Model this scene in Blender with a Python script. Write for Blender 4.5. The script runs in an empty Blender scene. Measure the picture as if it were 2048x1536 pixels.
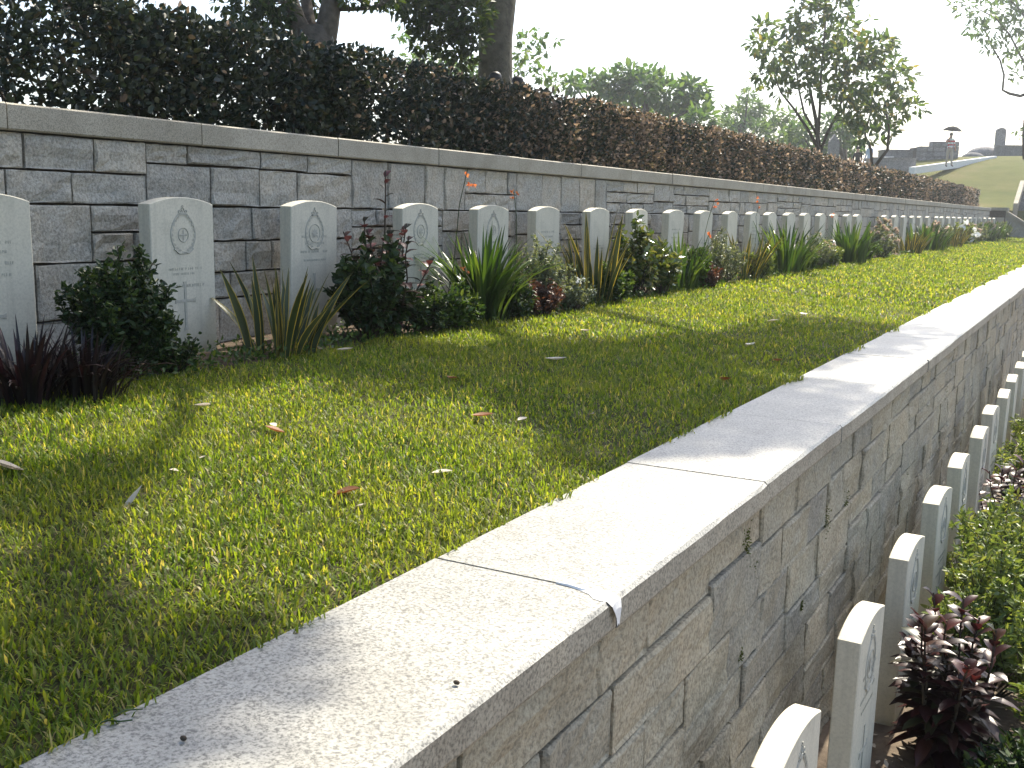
import bpy, math, random
import numpy as np
from mathutils import Vector, Matrix
R = math.radians
rnd = random.Random(7)
rng = np.random.default_rng(11)
scene = bpy.context.scene
col = scene.collection

# ------------------------------------------------------------------ camera
# world: X to the right of the terraces, Y along the walls, Z up, eye at the origin
CR = np.array([[0.870358, -0.094301, -0.483305],
               [0.492132, 0.133826, 0.860173],
               [0.016827, 0.986509, -0.162841]])
FPX = 2100.0
def _basis(v1=(2222., 440.), vv=(807., 13490.)):
    up = -np.array([(vv[0]-1024)/FPX, -(vv[1]-768)/FPX, 1.]); up /= np.linalg.norm(up)
    d = np.array([(v1[0]-1024)/FPX, -(v1[1]-768)/FPX, 1.]); d -= up*(d@up); d /= np.linalg.norm(d)
    return np.array([np.cross(up, d), d, up])
CR = _basis()
cam = bpy.data.cameras.new('camera'); camo = bpy.data.objects.new('camera', cam); col.objects.link(camo)
cam.sensor_width = 36; cam.lens = 36*FPX/2048; cam.clip_start = .05; cam.clip_end = 3000
M4 = Matrix.Identity(4)
for i in range(3):
    M4[i][0] = CR[i, 0]; M4[i][1] = CR[i, 1]; M4[i][2] = -CR[i, 2]
camo.matrix_world = M4
scene.camera = camo
def ray(u, v): return CR @ np.array([(u-1024)/FPX, -(v-768)/FPX, 1.])
def onz(u, v, z): r = ray(u, v); return r*z/r[2]
def onx(u, v, x): r = ray(u, v); return r*x/r[0]
def at(u, v, depth): return ray(u, v)*depth

# ------------------------------------------------------------------ sky, sun, exposure
SUN_AZ, SUN_EL = -.5, 50.            # degrees from +Y towards +X, and above the horizon
w = bpy.data.worlds.new('World'); scene.world = w; w.use_nodes = True
nt = w.node_tree; nt.nodes.clear()
sk = nt.nodes.new('ShaderNodeTexSky'); sk.sky_type = 'NISHITA'; sk.sun_disc = False
sk.sun_elevation = R(SUN_EL); sk.sun_rotation = R(SUN_AZ)
sk.air_density = 1.0; sk.dust_density = 2.6; sk.ozone_density = 1.0
bg = nt.nodes.new('ShaderNodeBackground'); bg.inputs[1].default_value = .15
wo = nt.nodes.new('ShaderNodeOutputWorld')
nt.links.new(sk.outputs[0], bg.inputs[0]); nt.links.new(bg.outputs[0], wo.inputs[0])
sv = np.array([math.sin(R(SUN_AZ))*math.cos(R(SUN_EL)), math.cos(R(SUN_AZ))*math.cos(R(SUN_EL)), math.sin(R(SUN_EL))])
sl = bpy.data.lights.new('sun', 'SUN'); sl.energy = 5.0; sl.angle = R(.55); sl.color = (1, .92, .77)
so = bpy.data.objects.new('sun', sl); col.objects.link(so)
so.rotation_euler = Vector(sv).to_track_quat('Z', 'Y').to_euler()
so.location = (0, 0, 30)
vs = scene.view_settings
vs.view_transform = 'Standard'; vs.look = 'None'; vs.gamma = 1; vs.use_curve_mapping = False
vs.exposure = 1.12
scene.cycles.max_bounces = 8

# ------------------------------------------------------------------ materials
def new_mat(name):
    m = bpy.data.materials.new(name); m.use_nodes = True
    t = m.node_tree; t.nodes.clear()
    return m, t, t.nodes, t.links
def N(nodes, kind, **kw):
    n = nodes.new('ShaderNode'+kind)
    for k, v in kw.items():
        if k in ('op',): n.operation = v
        elif k == 'inp':
            for a, b in v.items(): n.inputs[a].default_value = b
        else: setattr(n, k, v)
    return n
def ramp(nodes, stops):
    r = nodes.new('ShaderNodeValToRGB'); cr = r.color_ramp
    while len(cr.elements) < len(stops): cr.elements.new(.5)
    for e, (p, c) in zip(cr.elements, stops): e.position = p; e.color = (*c, 1)
    return r
def mix(nodes, links, fac, a, b, blend='MIX'):
    m = nodes.new('ShaderNodeMix'); m.data_type = 'RGBA'; m.blend_type = blend
    for s, v in ((m.inputs[0], fac), (m.inputs[6], a), (m.inputs[7], b)):
        if hasattr(v, 'links') or hasattr(v, 'is_linked'): links.new(v, s)
        elif isinstance(v, (int, float)): s.default_value = v
        else: s.default_value = (*v, 1)
    return m.outputs[2]
def rand_val(n, l):
    """random per object and per loose piece"""
    oi = N(n, 'ObjectInfo'); ge = N(n, 'NewGeometry')
    ad = N(n, 'Math', op='ADD'); l.new(oi.outputs['Random'], ad.inputs[0]); l.new(ge.outputs['Random Per Island'], ad.inputs[1])
    fr = N(n, 'Math', op='FRACT'); l.new(ad.outputs[0], fr.inputs[0])
    return fr.outputs[0]

def leaf_mat(name, stops, transl=.35, rough=.45, tint=(1.25, 1.2, .5), spec=.35, patch=None):
    m, t, n, l = new_mat(name)
    rv = rand_val(n, l); rp = ramp(n, stops); l.new(rv, rp.inputs[0])
    c = rp.outputs[0]
    if patch:
        g = N(n, 'NewGeometry'); ns = N(n, 'TexNoise', inp={'Scale': patch[1], 'Detail': 5., 'Roughness': .6}); l.new(g.outputs['Position'], ns.inputs['Vector'])
        r2 = ramp(n, [(.42, (0, 0, 0)), (.66, (1, 1, 1))]); l.new(ns.outputs[0], r2.inputs[0])
        mm = N(n, 'Math', op='MULTIPLY', inp={1: patch[2]}); l.new(r2.outputs[0], mm.inputs[0]); c = mix(n, l, mm.outputs[0], c, patch[0])
    p = N(n, 'BsdfPrincipled', inp={'Roughness': rough, 'Specular IOR Level': spec}); l.new(c, p.inputs['Base Color'])
    tr = N(n, 'BsdfTranslucent')
    tc = mix(n, l, 1., c, tint, 'MULTIPLY'); l.new(tc, tr.inputs[0])
    ms = N(n, 'MixShader', inp={0: transl}); l.new(p.outputs[0], ms.inputs[1]); l.new(tr.outputs[0], ms.inputs[2])
    o = N(n, 'OutputMaterial'); l.new(ms.outputs[0], o.inputs[0])
    return m

def rough_mat(name, stops, scale=8., detail=6., rough=.85, bump=.3, bscale=60., bdist=.01, speck=None, objvar=0., spec=.3, coords='Object', stain=None):
    m, t, n, l = new_mat(name)
    if coords == 'World':
        g = N(n, 'NewGeometry'); vec = g.outputs['Position']
    else:
        tc = N(n, 'TexCoord'); vec = tc.outputs['Object']
    ns = N(n, 'TexNoise', inp={'Scale': scale, 'Detail': detail, 'Roughness': .6}); l.new(vec, ns.inputs['Vector'])
    fac = ns.outputs[0]
    if objvar:
        rv = rand_val(n, l)
        mu = N(n, 'MapRange', inp={1: 0., 2: 1., 3: -objvar, 4: objvar}); l.new(rv, mu.inputs[0])
        ad = N(n, 'Math', op='ADD'); l.new(fac, ad.inputs[0]); l.new(mu.outputs[0], ad.inputs[1]); fac = ad.outputs[0]
    rp = ramp(n, stops); l.new(fac, rp.inputs[0]); c = rp.outputs[0]
    if stain:
        n3 = N(n, 'TexNoise', inp={'Scale': stain[1], 'Detail': 5., 'Roughness': .65}); l.new(vec, n3.inputs['Vector'])
        r3 = ramp(n, [(.48, (0, 0, 0)), (.68, (1, 1, 1))]); l.new(n3.outputs[0], r3.inputs[0])
        mm = N(n, 'Math', op='MULTIPLY', inp={1: stain[2]}); l.new(r3.outputs[0], mm.inputs[0])
        c = mix(n, l, mm.outputs[0], c, stain[0])
    if speck:
        n2 = N(n, 'TexNoise', inp={'Scale': speck[0], 'Detail': 2., 'Roughness': .7}); l.new(vec, n2.inputs['Vector'])
        r2 = ramp(n, [(.36, (speck[1],)*3), (.5, (1, 1, 1)), (.66, (speck[2],)*3)]); l.new(n2.outputs[0], r2.inputs[0])
        c = mix(n, l, 1., c, r2.outputs[0], 'MULTIPLY')
    p = N(n, 'BsdfPrincipled', inp={'Roughness': rough, 'Specular IOR Level': spec}); l.new(c, p.inputs['Base Color'])
    if bump:
        nb = N(n, 'TexNoise', inp={'Scale': bscale, 'Detail': 8., 'Roughness': .65}); l.new(vec, nb.inputs['Vector'])
        b = N(n, 'Bump', inp={'Strength': bump, 'Distance': bdist}); l.new(nb.outputs[0], b.inputs['Height']); l.new(b.outputs[0], p.inputs['Normal'])
    o = N(n, 'OutputMaterial'); l.new(p.outputs[0], o.inputs[0])
    return m

def plain_mat(name, c, rough=.7, spec=.3):
    m, t, n, l = new_mat(name)
    tc = N(n, 'TexCoord'); ns = N(n, 'TexNoise', inp={'Scale': 30., 'Detail': 4.}); l.new(tc.outputs['Object'], ns.inputs['Vector'])
    rp = ramp(n, [(.3, tuple(x*.85 for x in c)), (.7, tuple(min(1, x*1.12) for x in c))]); l.new(ns.outputs[0], rp.inputs[0])
    p = N(n, 'BsdfPrincipled', inp={'Roughness': rough, 'Specular IOR Level': spec}); l.new(rp.outputs[0], p.inputs['Base Color'])
    o = N(n, 'OutputMaterial'); l.new(p.outputs[0], o.inputs[0])
    return m

M = {}
M['coping'] = rough_mat('granite_coping', [(.3, (.275, .27, .24)), (.7, (.36, .35, .305))], scale=3., rough=.42, bump=.3, bscale=110., bdist=.004, speck=(150., .42, 1.28), objvar=.08, spec=.5, coords='World', stain=((.20, .19, .16), 2.3, .42))
M['coping_face'] = rough_mat('granite_coping_weathered_edge', [(.3, (.30, .275, .215)), (.7, (.40, .365, .285))], scale=5., rough=.85, bump=.4, bscale=90., bdist=.005, speck=(125., .55, 1.22), objvar=.1, coords='World', stain=((.22, .185, .13), 3., .45))
M['coping_up'] = rough_mat('granite_coping_weathered', [(.3, (.305, .28, .22)), (.7, (.39, .36, .285))], scale=3., rough=.75, bump=.3, bscale=90., bdist=.004, speck=(160., .6, 1.2), objvar=.1, coords='World', stain=((.20, .18, .125), 2., .45))
M['block'] = rough_mat('granite_block_grey', [(.12, (.30, .29, .25)), (.36, (.365, .35, .30)), (.55, (.41, .385, .32)), (.72, (.44, .40, .32)), (.9, (.45, .39, .305))], scale=7., rough=.9, bump=.75, bscale=17., bdist=.03, speck=(70., .7, 1.2), objvar=.26, coords='World', stain=((.28, .235, .17), 5., .4))
M['block2'] = rough_mat('granite_block_buff', [(.12, (.255, .24, .20)), (.34, (.32, .30, .235)), (.52, (.365, .335, .25)), (.7, (.40, .355, .255)), (.9, (.425, .36, .25))], scale=4.5, rough=.9, bump=.7, bscale=20., bdist=.028, speck=(80., .66, 1.22), objvar=.26, coords='World', stain=((.24, .20, .13), 2.5, .5))
M['mortar'] = rough_mat('dark_mortar', [(.3, (.045, .04, .033)), (.7, (.11, .095, .075))], scale=20., rough=.95, bump=.5)
def head_mat():
    m = rough_mat('white_headstone', [(.25, (.53, .505, .405)), (.7, (.61, .575, .465))], scale=3., rough=.8, bump=.14, bscale=150., bdist=.003, speck=(90., .9, 1.05), objvar=.1, stain=((.37, .36, .28), 3.5, .45))
    t = m.node_tree; n, l = t.nodes, t.links; p = next(q for q in n if q.type == 'BSDF_PRINCIPLED'); c = p.inputs['Base Color'].links[0].from_socket
    tc = N(n, 'TexCoord'); sx = N(n, 'SeparateXYZ'); l.new(tc.outputs['Object'], sx.inputs[0])
    ns = N(n, 'TexNoise', inp={'Scale': 9., 'Detail': 5.}); l.new(tc.outputs['Object'], ns.inputs['Vector'])
    mp = N(n, 'MapRange', inp={1: .02, 2: .26, 3: 1.05, 4: 0.}); l.new(sx.outputs[2], mp.inputs[0])
    mu = N(n, 'Math', op='MULTIPLY'); l.new(mp.outputs[0], mu.inputs[0]); l.new(ns.outputs[0], mu.inputs[1])
    c = mix(n, l, mu.outputs[0], c, (.2, .19, .12))          # soil splash and algae near the ground
    mv = N(n, 'Mapping', inp={3: (30., 30., 1.2)}); l.new(tc.outputs['Object'], mv.inputs[0])
    n2 = N(n, 'TexNoise', inp={'Scale': 1., 'Detail': 4.}); l.new(mv.outputs[0], n2.inputs['Vector'])
    r2 = ramp(n, [(.52, (0, 0, 0)), (.75, (.4, .4, .4))]); l.new(n2.outputs[0], r2.inputs[0])
    c = mix(n, l, r2.outputs[0], c, (.36, .35, .28)); l.new(c, p.inputs['Base Color'])     # rain streaks
    return m
M['head'] = head_mat()
M['carve'] = rough_mat('darker_carving', [(.3, (.34, .335, .28)), (.7, (.45, .44, .375))], scale=40., rough=.9, bump=.4, bscale=200., bdist=.002)  # carving coloured darker than the slab
M['soil'] = rough_mat('garden_soil', [(.3, (.05, .035, .022)), (.7, (.12, .085, .055))], scale=12., rough=.95, bump=.8, bscale=60., bdist=.02, coords='World')
M['turf'] = rough_mat('turf_soil', [(.3, (.03, .028, .012)), (.55, (.06, .06, .02)), (.75, (.10, .08, .045))], scale=9., rough=.95, bump=.8, bscale=70., bdist=.02, coords='World')
M['hillgrass'] = rough_mat('mown_hill_grass', [(.3, (.075, .085, .022)), (.5, (.105, .11, .03)), (.7, (.14, .125, .05))], scale=.6, rough=.95, bump=.9, bscale=25., bdist=.06, coords='World', stain=((.07, .10, .02), .35, .5), spec=.1)
M['path'] = rough_mat('leaf_strewn_soil', [(.3, (.08, .06, .045)), (.7, (.19, .15, .11))], scale=10., rough=.95, bump=.7, bscale=50., coords='World')
M['bark'] = rough_mat('grey_bark', [(.3, (.055, .05, .035)), (.7, (.15, .135, .095))], scale=7., rough=.95, bump=1., bscale=14., bdist=.04)
M['bark2'] = rough_mat('pale_bark', [(.3, (.07, .06, .045)), (.7, (.17, .14, .11))], scale=9., rough=.95, bump=1., bscale=18., bdist=.03)
M['twig'] = plain_mat('dark_twig', (.06, .045, .03), .9)
M['tomb'] = rough_mat('old_tomb_stone', [(.3, (.13, .13, .13)), (.7, (.24, .23, .225))], scale=4., rough=.9, bump=.6, bscale=14., bdist=.03, speck=(20., .6, 1.3), objvar=.12)
M['whitewash'] = plain_mat('whitewashed_kerb', (.74, .73, .7), .8)
M['plaster'] = plain_mat('white_plaster', (.78, .78, .76), .7)
# foliage
M['grass'] = leaf_mat('lawn_grass', [(0, (.05, .085, .012)), (.35, (.095, .158, .02)), (.7, (.17, .235, .032)), (.9, (.27, .28, .052)), (.96, (.38, .32, .13)), (1, (.46, .38, .22))], .55, .45, (1.5, 1.46, .45), .25, ((.26, .265, .055), 1.7, .35))
M['hedge'] = leaf_mat('hedge_leaf_green', [(0, (.009, .019, .016)), (.6, (.019, .034, .021)), (.93, (.04, .05, .025)), (1, (.07, .05, .035))], .2, .42, (1.2, 1.1, .7), .35)  # green darkened to put the backlit silhouette into the leaf colour
M['hedge_red_sunlit'] = leaf_mat('hedge_leaf_copper_sunlit', [(0, (.085, .08, .05)), (.4, (.18, .145, .105)), (.8, (.28, .22, .175)), (1, (.40, .33, .27))], .35, .5, (1.25, 1.08, .85), .25)  # copper leaf, lightened so its colour carries the sun on the hedge
M['crown'] = leaf_mat('dark_crown_leaf', [(0, (.02, .04, .015)), (.6, (.04, .075, .02)), (1, (.09, .12, .03))], .32, .45)
M['crown2'] = leaf_mat('glossy_crown_leaf', [(0, (.045, .09, .04)), (.6, (.085, .145, .055)), (.9, (.15, .19, .06)), (1, (.28, .22, .07))], .48, .4)
M['crown3'] = leaf_mat('far_crown_leaf', [(0, (.045, .10, .03)), (.6, (.08, .16, .045)), (1, (.14, .21, .06))], .45, .5)
M['crown4'] = leaf_mat('feathery_crown_leaf', [(0, (.06, .12, .05)), (.6, (.10, .18, .065)), (1, (.17, .23, .09))], .45, .5)
M['snake'] = leaf_mat('snake_plant_blade', [(0, (.03, .045, .02)), (.5, (.045, .065, .028)), (1, (.075, .09, .04))], .12, .4)
M['snake_edge'] = leaf_mat('snake_plant_margin', [(0, (.38, .29, .05)), (1, (.5, .4, .09))], .3, .45, (1.1, 1, .5))
M['strap'] = leaf_mat('strap_leaf', [(0, (.018, .042, .012)), (.6, (.036, .078, .02)), (1, (.08, .125, .032))], .36, .32, (1.6, 1.5, .5), .5)
M['shrub'] = leaf_mat('small_shrub_leaf', [(0, (.016, .036, .014)), (.6, (.032, .06, .02)), (1, (.075, .11, .035))], .3, .45)
M['weed'] = leaf_mat('weed_leaf', [(0, (.03, .065, .015)), (.6, (.06, .11, .025)), (1, (.12, .16, .04))], .4, .45)
M['silver'] = leaf_mat('silvery_leaf', [(0, (.11, .14, .09)), (.6, (.17, .2, .13)), (1, (.26, .28, .19))], .3, .4)
M['glossy'] = leaf_mat('glossy_shrub_leaf', [(0, (.06, .10, .03)), (.6, (.11, .15, .04)), (1, (.22, .21, .08))], .3, .18, spec=.7)
M['redleaf'] = leaf_mat('copper_red_leaf', [(0, (.018, .010, .010)), (.5, (.036, .013, .014)), (.8, (.07, .022, .020)), (1, (.035, .045, .02))], .22, .34, (1.6, .8, .7), .45)
M['redtinge'] = leaf_mat('red_tinged_leaf', [(0, (.02, .03, .015)), (.4, (.04, .045, .022)), (.6, (.07, .035, .03)), (.85, (.13, .05, .05)), (1, (.22, .11, .10))], .3, .35, (1.4, .9, .8), .4)
M['darkred'] = leaf_mat('dark_purple_leaf', [(0, (.008, .007, .008)), (.7, (.014, .009, .011)), (1, (.028, .012, .014))], .12, .4, (1.3, .8, .8), .4)
M['rust'] = leaf_mat('rusty_leaf', [(0, (.05, .028, .018)), (1, (.13, .065, .04))], .25, .5, (1.3, .9, .6))
M['lime'] = leaf_mat('pale_green_leaf', [(0, (.09, .14, .04)), (.6, (.15, .21, .06)), (1, (.25, .28, .1))], .4, .4, (1.3, 1.2, .5))
M['blossom'] = leaf_mat('pale_pink_blossom', [(0, (.5, .36, .27)), (1, (.7, .56, .45))], .4, .6, (1, 1, 1))
M['orange'] = leaf_mat('orange_petal', [(0, (.7, .17, .04)), (1, (.8, .33, .12))], .4, .5, (1, .9, .8))
M['white'] = leaf_mat('white_petal', [(0, (.75, .75, .72)), (1, (.85, .85, .82))], .3, .6, (1, 1, 1))
M['dry_brown'] = leaf_mat('dry_brown_leaf', [(0, (.17, .07, .03)), (1, (.28, .13, .06))], .25, .6, (1.2, .9, .6))
M['dry_pale'] = leaf_mat('dry_pale_leaf', [(0, (.45, .38, .29)), (1, (.62, .57, .48))], .2, .5, (1, .95, .85))
M['moss'] = leaf_mat('wall_moss', [(0, (.05, .07, .015)), (1, (.13, .15, .03))], .2, .8)
# clothing
M['skin'] = plain_mat('skin', (.42, .24, .16), .6)
M['hair'] = plain_mat('black_hair', (.012, .01, .01), .5)
M['black'] = plain_mat('black_cloth', (.012, .012, .014), .95, .05)
M['white_cloth'] = plain_mat('white_cloth', (.7, .7, .72), .8)
M['blue_cloth'] = plain_mat('pale_blue_cloth', (.42, .5, .62), .8)
M['red_cloth'] = plain_mat('red_cloth', (.5, .04, .05), .8)
M['khaki'] = plain_mat('pale_khaki_cloth', (.38, .32, .26), .8)
M['shoe'] = plain_mat('dark_shoe', (.03, .03, .03), .5)
M['steel'] = plain_mat('grey_metal', (.35, .35, .36), .35, .6)

# ------------------------------------------------------------------ mesh helpers
def mesh_np(name, V, F, mats, fmat=None, smooth=False):
    """V (n,3); F list of (k,m) int arrays with m corners each"""
    me = bpy.data.meshes.new(name)
    V = np.asarray(V, dtype=np.float32); me.vertices.add(len(V)); me.vertices.foreach_set('co', V.ravel())
    loops = np.concatenate([f.ravel() for f in F]).astype(np.int32)
    sizes = np.concatenate([np.full(len(f), f.shape[1]) for f in F]).astype(np.int32)
    starts = np.concatenate([[0], np.cumsum(sizes)[:-1]]).astype(np.int32)
    me.loops.add(len(loops)); me.loops.foreach_set('vertex_index', loops)
    me.polygons.add(len(sizes)); me.polygons.foreach_set('loop_start', starts)
    if fmat is not None: me.polygons.foreach_set('material_index', np.asarray(fmat, dtype=np.int32))
    if smooth: me.polygons.foreach_set('use_smooth', np.ones(len(sizes), dtype=bool))
    for m in (mats if isinstance(mats, (list, tuple)) else [mats]): me.materials.append(m)
    me.update(calc_edges=True)
    return me
def link(name, me, parent=None, loc=None):
    o = bpy.data.objects.new(name, me); col.objects.link(o)
    if parent is not None: o.parent = parent
    if loc is not None: o.location = loc
    return o
def tag(o, label=None, cat=None, group=None, kind=None):
    if label: o['label'] = label
    if cat: o['category'] = cat
    if group: o['group'] = group
    if kind: o['kind'] = kind
    return o
def empty(name, loc=(0, 0, 0), rz=0.):
    o = bpy.data.objects.new(name, None); col.objects.link(o); o.location = loc; o.rotation_euler.z = rz
    o.empty_display_size = .1
    return o

class MB:
    def __init__(s): s.v = []; s.f = []; s.m = []; s.n = 0
    def add(s, V, F, mat=0):
        V = [tuple(p) for p in V]
        for f in F: s.f.append(tuple(i+s.n for i in f)); s.m.append(mat)
        s.v += V; s.n += len(V); return s
    def box(s, a, b, mat=0):
        (x0, y0, z0), (x1, y1, z1) = a, b
        V = [(x0, y0, z0), (x1, y0, z0), (x1, y1, z0), (x0, y1, z0), (x0, y0, z1), (x1, y0, z1), (x1, y1, z1), (x0, y1, z1)]
        return s.add(V, [(0, 3, 2, 1), (4, 5, 6, 7), (0, 1, 5, 4), (1, 2, 6, 5), (2, 3, 7, 6), (3, 0, 4, 7)], mat)
    def tube(s, pts, rad, n=8, mat=0, cap=True):
        P = [Vector(p) for p in pts]; V = []; F = []
        u = None
        for i, p in enumerate(P):
            d = (P[min(i+1, len(P)-1)]-P[max(i-1, 0)]).normalized()
            if u is None: u = d.orthogonal().normalized()
            u = (u-d*u.dot(d)); u = u.normalized() if u.length > 1e-6 else d.orthogonal().normalized()
            wv = d.cross(u)
            for k in range(n):
                a = 2*math.pi*k/n; V.append(p+(u*math.cos(a)+wv*math.sin(a))*rad[i])
        for i in range(len(P)-1):
            for k in range(n):
                F.append((i*n+k, i*n+(k+1) % n, (i+1)*n+(k+1) % n, (i+1)*n+k))
        if cap: F.append(tuple(range(n))[::-1]); F.append(tuple((len(P)-1)*n+k for k in range(n)))
        return s.add(V, F, mat)
    def lathe(s, prof, c=(0, 0, 0), n=12, sx=1., sy=1., mat=0):
        V = []; F = []
        for r_, z in prof:
            for k in range(n):
                a = 2*math.pi*k/n; V.append((c[0]+r_*sx*math.cos(a), c[1]+r_*sy*math.sin(a), c[2]+z))
        for i in range(len(prof)-1):
            for k in range(n): F.append((i*n+k, i*n+(k+1) % n, (i+1)*n+(k+1) % n, (i+1)*n+k))
        return s.add(V, F, mat)
    def mesh(s, name, mats, smooth=False):
        me = bpy.data.meshes.new(name); me.from_pydata(s.v, [], s.f)
        for m in (mats if isinstance(mats, (list, tuple)) else [mats]): me.materials.append(m)
        me.polygons.foreach_set('material_index', s.m)
        if smooth: me.polygons.foreach_set('use_smooth', [True]*len(s.f))
        me.update(); return me
    def build(s, name, mats, parent=None, loc=None, smooth=False):
        return link(name, s.mesh(name, mats, smooth), parent, loc)

def unit(a): return a/np.maximum(np.linalg.norm(a, axis=-1, keepdims=True), 1e-9)
def rand_dirs(n): return unit(rng.normal(size=(n, 3)))
def leaf_cards(P, D, Nn, L, W, fold=.15, droop=0.):
    """leaf-shaped pieces: base P, length direction D, normal Nn, length L, width W. 6 verts, 2 quads each"""
    n = len(P); D = unit(D); S = unit(np.cross(D, Nn)); Nn = np.cross(S, D)
    L = np.broadcast_to(np.asarray(L, float), (n,))[:, None]; W = np.broadcast_to(np.asarray(W, float), (n,))[:, None]
    V = np.empty((n, 6, 3))
    V[:, 0] = P
    V[:, 1] = P+D*L*.35+S*W*.5+Nn*W*fold
    V[:, 2] = P+D*L*.72+S*W*.38+Nn*(W*fold-L*droop*.5)
    V[:, 3] = P+D*L-Nn*L*droop
    V[:, 4] = P+D*L*.72-S*W*.38+Nn*(W*fold-L*droop*.5)
    V[:, 5] = P+D*L*.35-S*W*.5+Nn*W*fold
    b = np.arange(n)[:, None]*6
    F = np.concatenate([b+np.array([[0, 1, 2, 3]]), b+np.array([[0, 3, 4, 5]])])
    return V.reshape(-1, 3), F
def leaf_mesh(name, P, D, Nn, L, W, mat, **k):
    V, F = leaf_cards(np.asarray(P, float), D, Nn, L, W, **k)
    return mesh_np(name, V, [F], mat)
def fbm(P, scale, seed=0, oct=3):
    """cheap smooth pseudo noise in 0..1"""
    r = np.random.default_rng(seed); out = np.zeros(len(P)); amp = 1.; tot = 0.
    for o in range(oct):
        for k in range(3):
            d = unit(r.normal(size=3)); ph = r.uniform(0, 6.28)
            out += amp*np.sin(P@d*scale*(1+.35*k)+ph)/3
        tot += amp*.62; amp *= .55; scale *= 2.1
    return np.clip(.5+.5*out/tot, 0, 1)

# ================================================================== SETTING
XC0, XC1 = -1.375, -.885         # lower coping, grass side and outer side
ZC = -.85                        # its top
XW = -4.5                        # face of the upper wall
XB = -3.72                       # edge between lawn and flower bed
YEND = 49.
def lawn_z(x, y):
    t = np.clip((np.asarray(x)-XB)/(XC0-XB), 0, 1)
    return -.775-.105*t**1.2

def sheet(name, xs, ys, zf, mat, kind='structure', rough=0., seed=3):
    X, Y = np.meshgrid(np.asarray(xs, float), np.asarray(ys, float)); Z = zf(X, Y)
    P = np.stack([X, Y, Z], -1).reshape(-1, 3)
    if rough: P[:, 2] += (fbm(P, 3., seed)-.5)*rough
    nx, ny = len(xs), len(ys)
    i = (np.arange(ny-1)[:, None]*nx+np.arange(nx-1)[None]).ravel()
    F = np.stack([i, i+1, i+1+nx, i+nx], 1)
    o = link(name, mesh_np(name, P, [F], mat, smooth=True)); tag(o, kind=kind); return o

sheet('ground', [-900, -40, -3, -.95, 0, 1, 3, 40, 900], [-60, -3, 0, 5, 20, 60, 900], lambda x, y: x*0-2.30, M['path'])
sheet('lawn', np.linspace(XB-.02, XC0+.03, 14), np.concatenate([np.linspace(-3, 8, 60), np.linspace(8.5, YEND, 60)]), lambda x, y: lawn_z(x, y)-.012, M['turf'], rough=.02)
sheet('flower_bed', np.linspace(XW-.05, XB+.03, 10), np.linspace(-3, YEND, 160), lambda x, y: -.79+.02*np.cos((x+4.1)*4), M['soil'], rough=.05)
sheet('lower_bed', np.linspace(-.97, 1.1, 24), np.concatenate([np.linspace(-1, 14, 60), np.linspace(15, YEND, 30)]), lambda x, y: x*0-2.27, M['path'], rough=.05)

# upper terrace and the hill behind the end of it: one sheet of ground
def hill_z(x, y):
    x = np.asarray(x, float); y = np.asarray(y, float)
    s = np.clip((y-50)/16., 0, 1); s = s*s*(3-2*s)
    h = .36+s*3.1*np.clip((x+26)/14., 0, 1)
    h = h+np.clip((y-66)/60., 0, 1)*1.2
    return h
sheet('upper_terrace', np.concatenate([[-900, -300, -120], np.linspace(-60, -4.72, 40)]), np.concatenate([[-60, -10], np.linspace(0, 50.3, 30)]), hill_z, M['hillgrass'], rough=.05)
def hill2(x, y): return np.where(y < 50.27, -2.6, hill_z(x, y))
sheet('hillside', np.concatenate([[-900, -300, -120], np.linspace(-60, 30, 80), [80, 300, 900]]), np.concatenate([[50.26], np.linspace(50.28, 90, 54), [140, 400, 900]]), hill2, M['hillgrass'], rough=.05, seed=3)

# ================================================================== WALLS
def block_mesh(name, w_, h_, proud, rough, mat, seed, nx=5, nz=4, depth=.09):
    """a rough-faced building stone; face looks towards +X; origin at the centre of the face plane"""
    r = random.Random(seed)
    ys = [-w_/2, -w_/2+.008] + [(-w_/2+.008)+(w_-.016)*k/(nx-1) for k in range(1, nx-1)] + [w_/2-.008, w_/2]
    zs = [-h_/2, -h_/2+.008] + [(-h_/2+.008)+(h_-.016)*k/(nz-1) for k in range(1, nz-1)] + [h_/2-.008, h_/2]
    V = []; F = []
    a, b = r.uniform(-1, 1)*rough*1.2, r.uniform(-1, 1)*rough*1.2
    ny, nzz = len(ys), len(zs)
    for j, z in enumerate(zs):
        for i, y in enumerate(ys):
            edge = i in (0, ny-1) or j in (0, nzz-1)
            x = proud*.8 if edge else proud+r.uniform(-rough, rough)+a*y/w_+b*z/h_
            jy = r.uniform(-.0025, .0025) if edge else 0
            V.append((x, y+jy, z+(r.uniform(-.0025, .0025) if edge else 0)))
    for j in range(nzz-1):
        for i in range(ny-1): F.append((j*ny+i, j*ny+i+1, (j+1)*ny+i+1, (j+1)*ny+i))
    # sides back into the wall
    ring = [(j, i) for j, i in [(0, k) for k in range(ny)]+[(k, ny-1) for k in range(1, nzz)]+[(nzz-1, k) for k in range(ny-2, -1, -1)]+[(k, 0) for k in range(nzz-2, 0, -1)]]
    base = len(V)
    for j, i in ring:
        v = V[j*ny+i]; V.append((-depth, v[1], v[2]))
    nr = len(ring)
    for k in range(nr):
        a0 = ring[k][0]*ny+ring[k][1]; a1 = ring[(k+1) % nr][0]*ny+ring[(k+1) % nr][1]
        F.append((a1, a0, base+k, base+(k+1) % nr))
    return V, F

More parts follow.
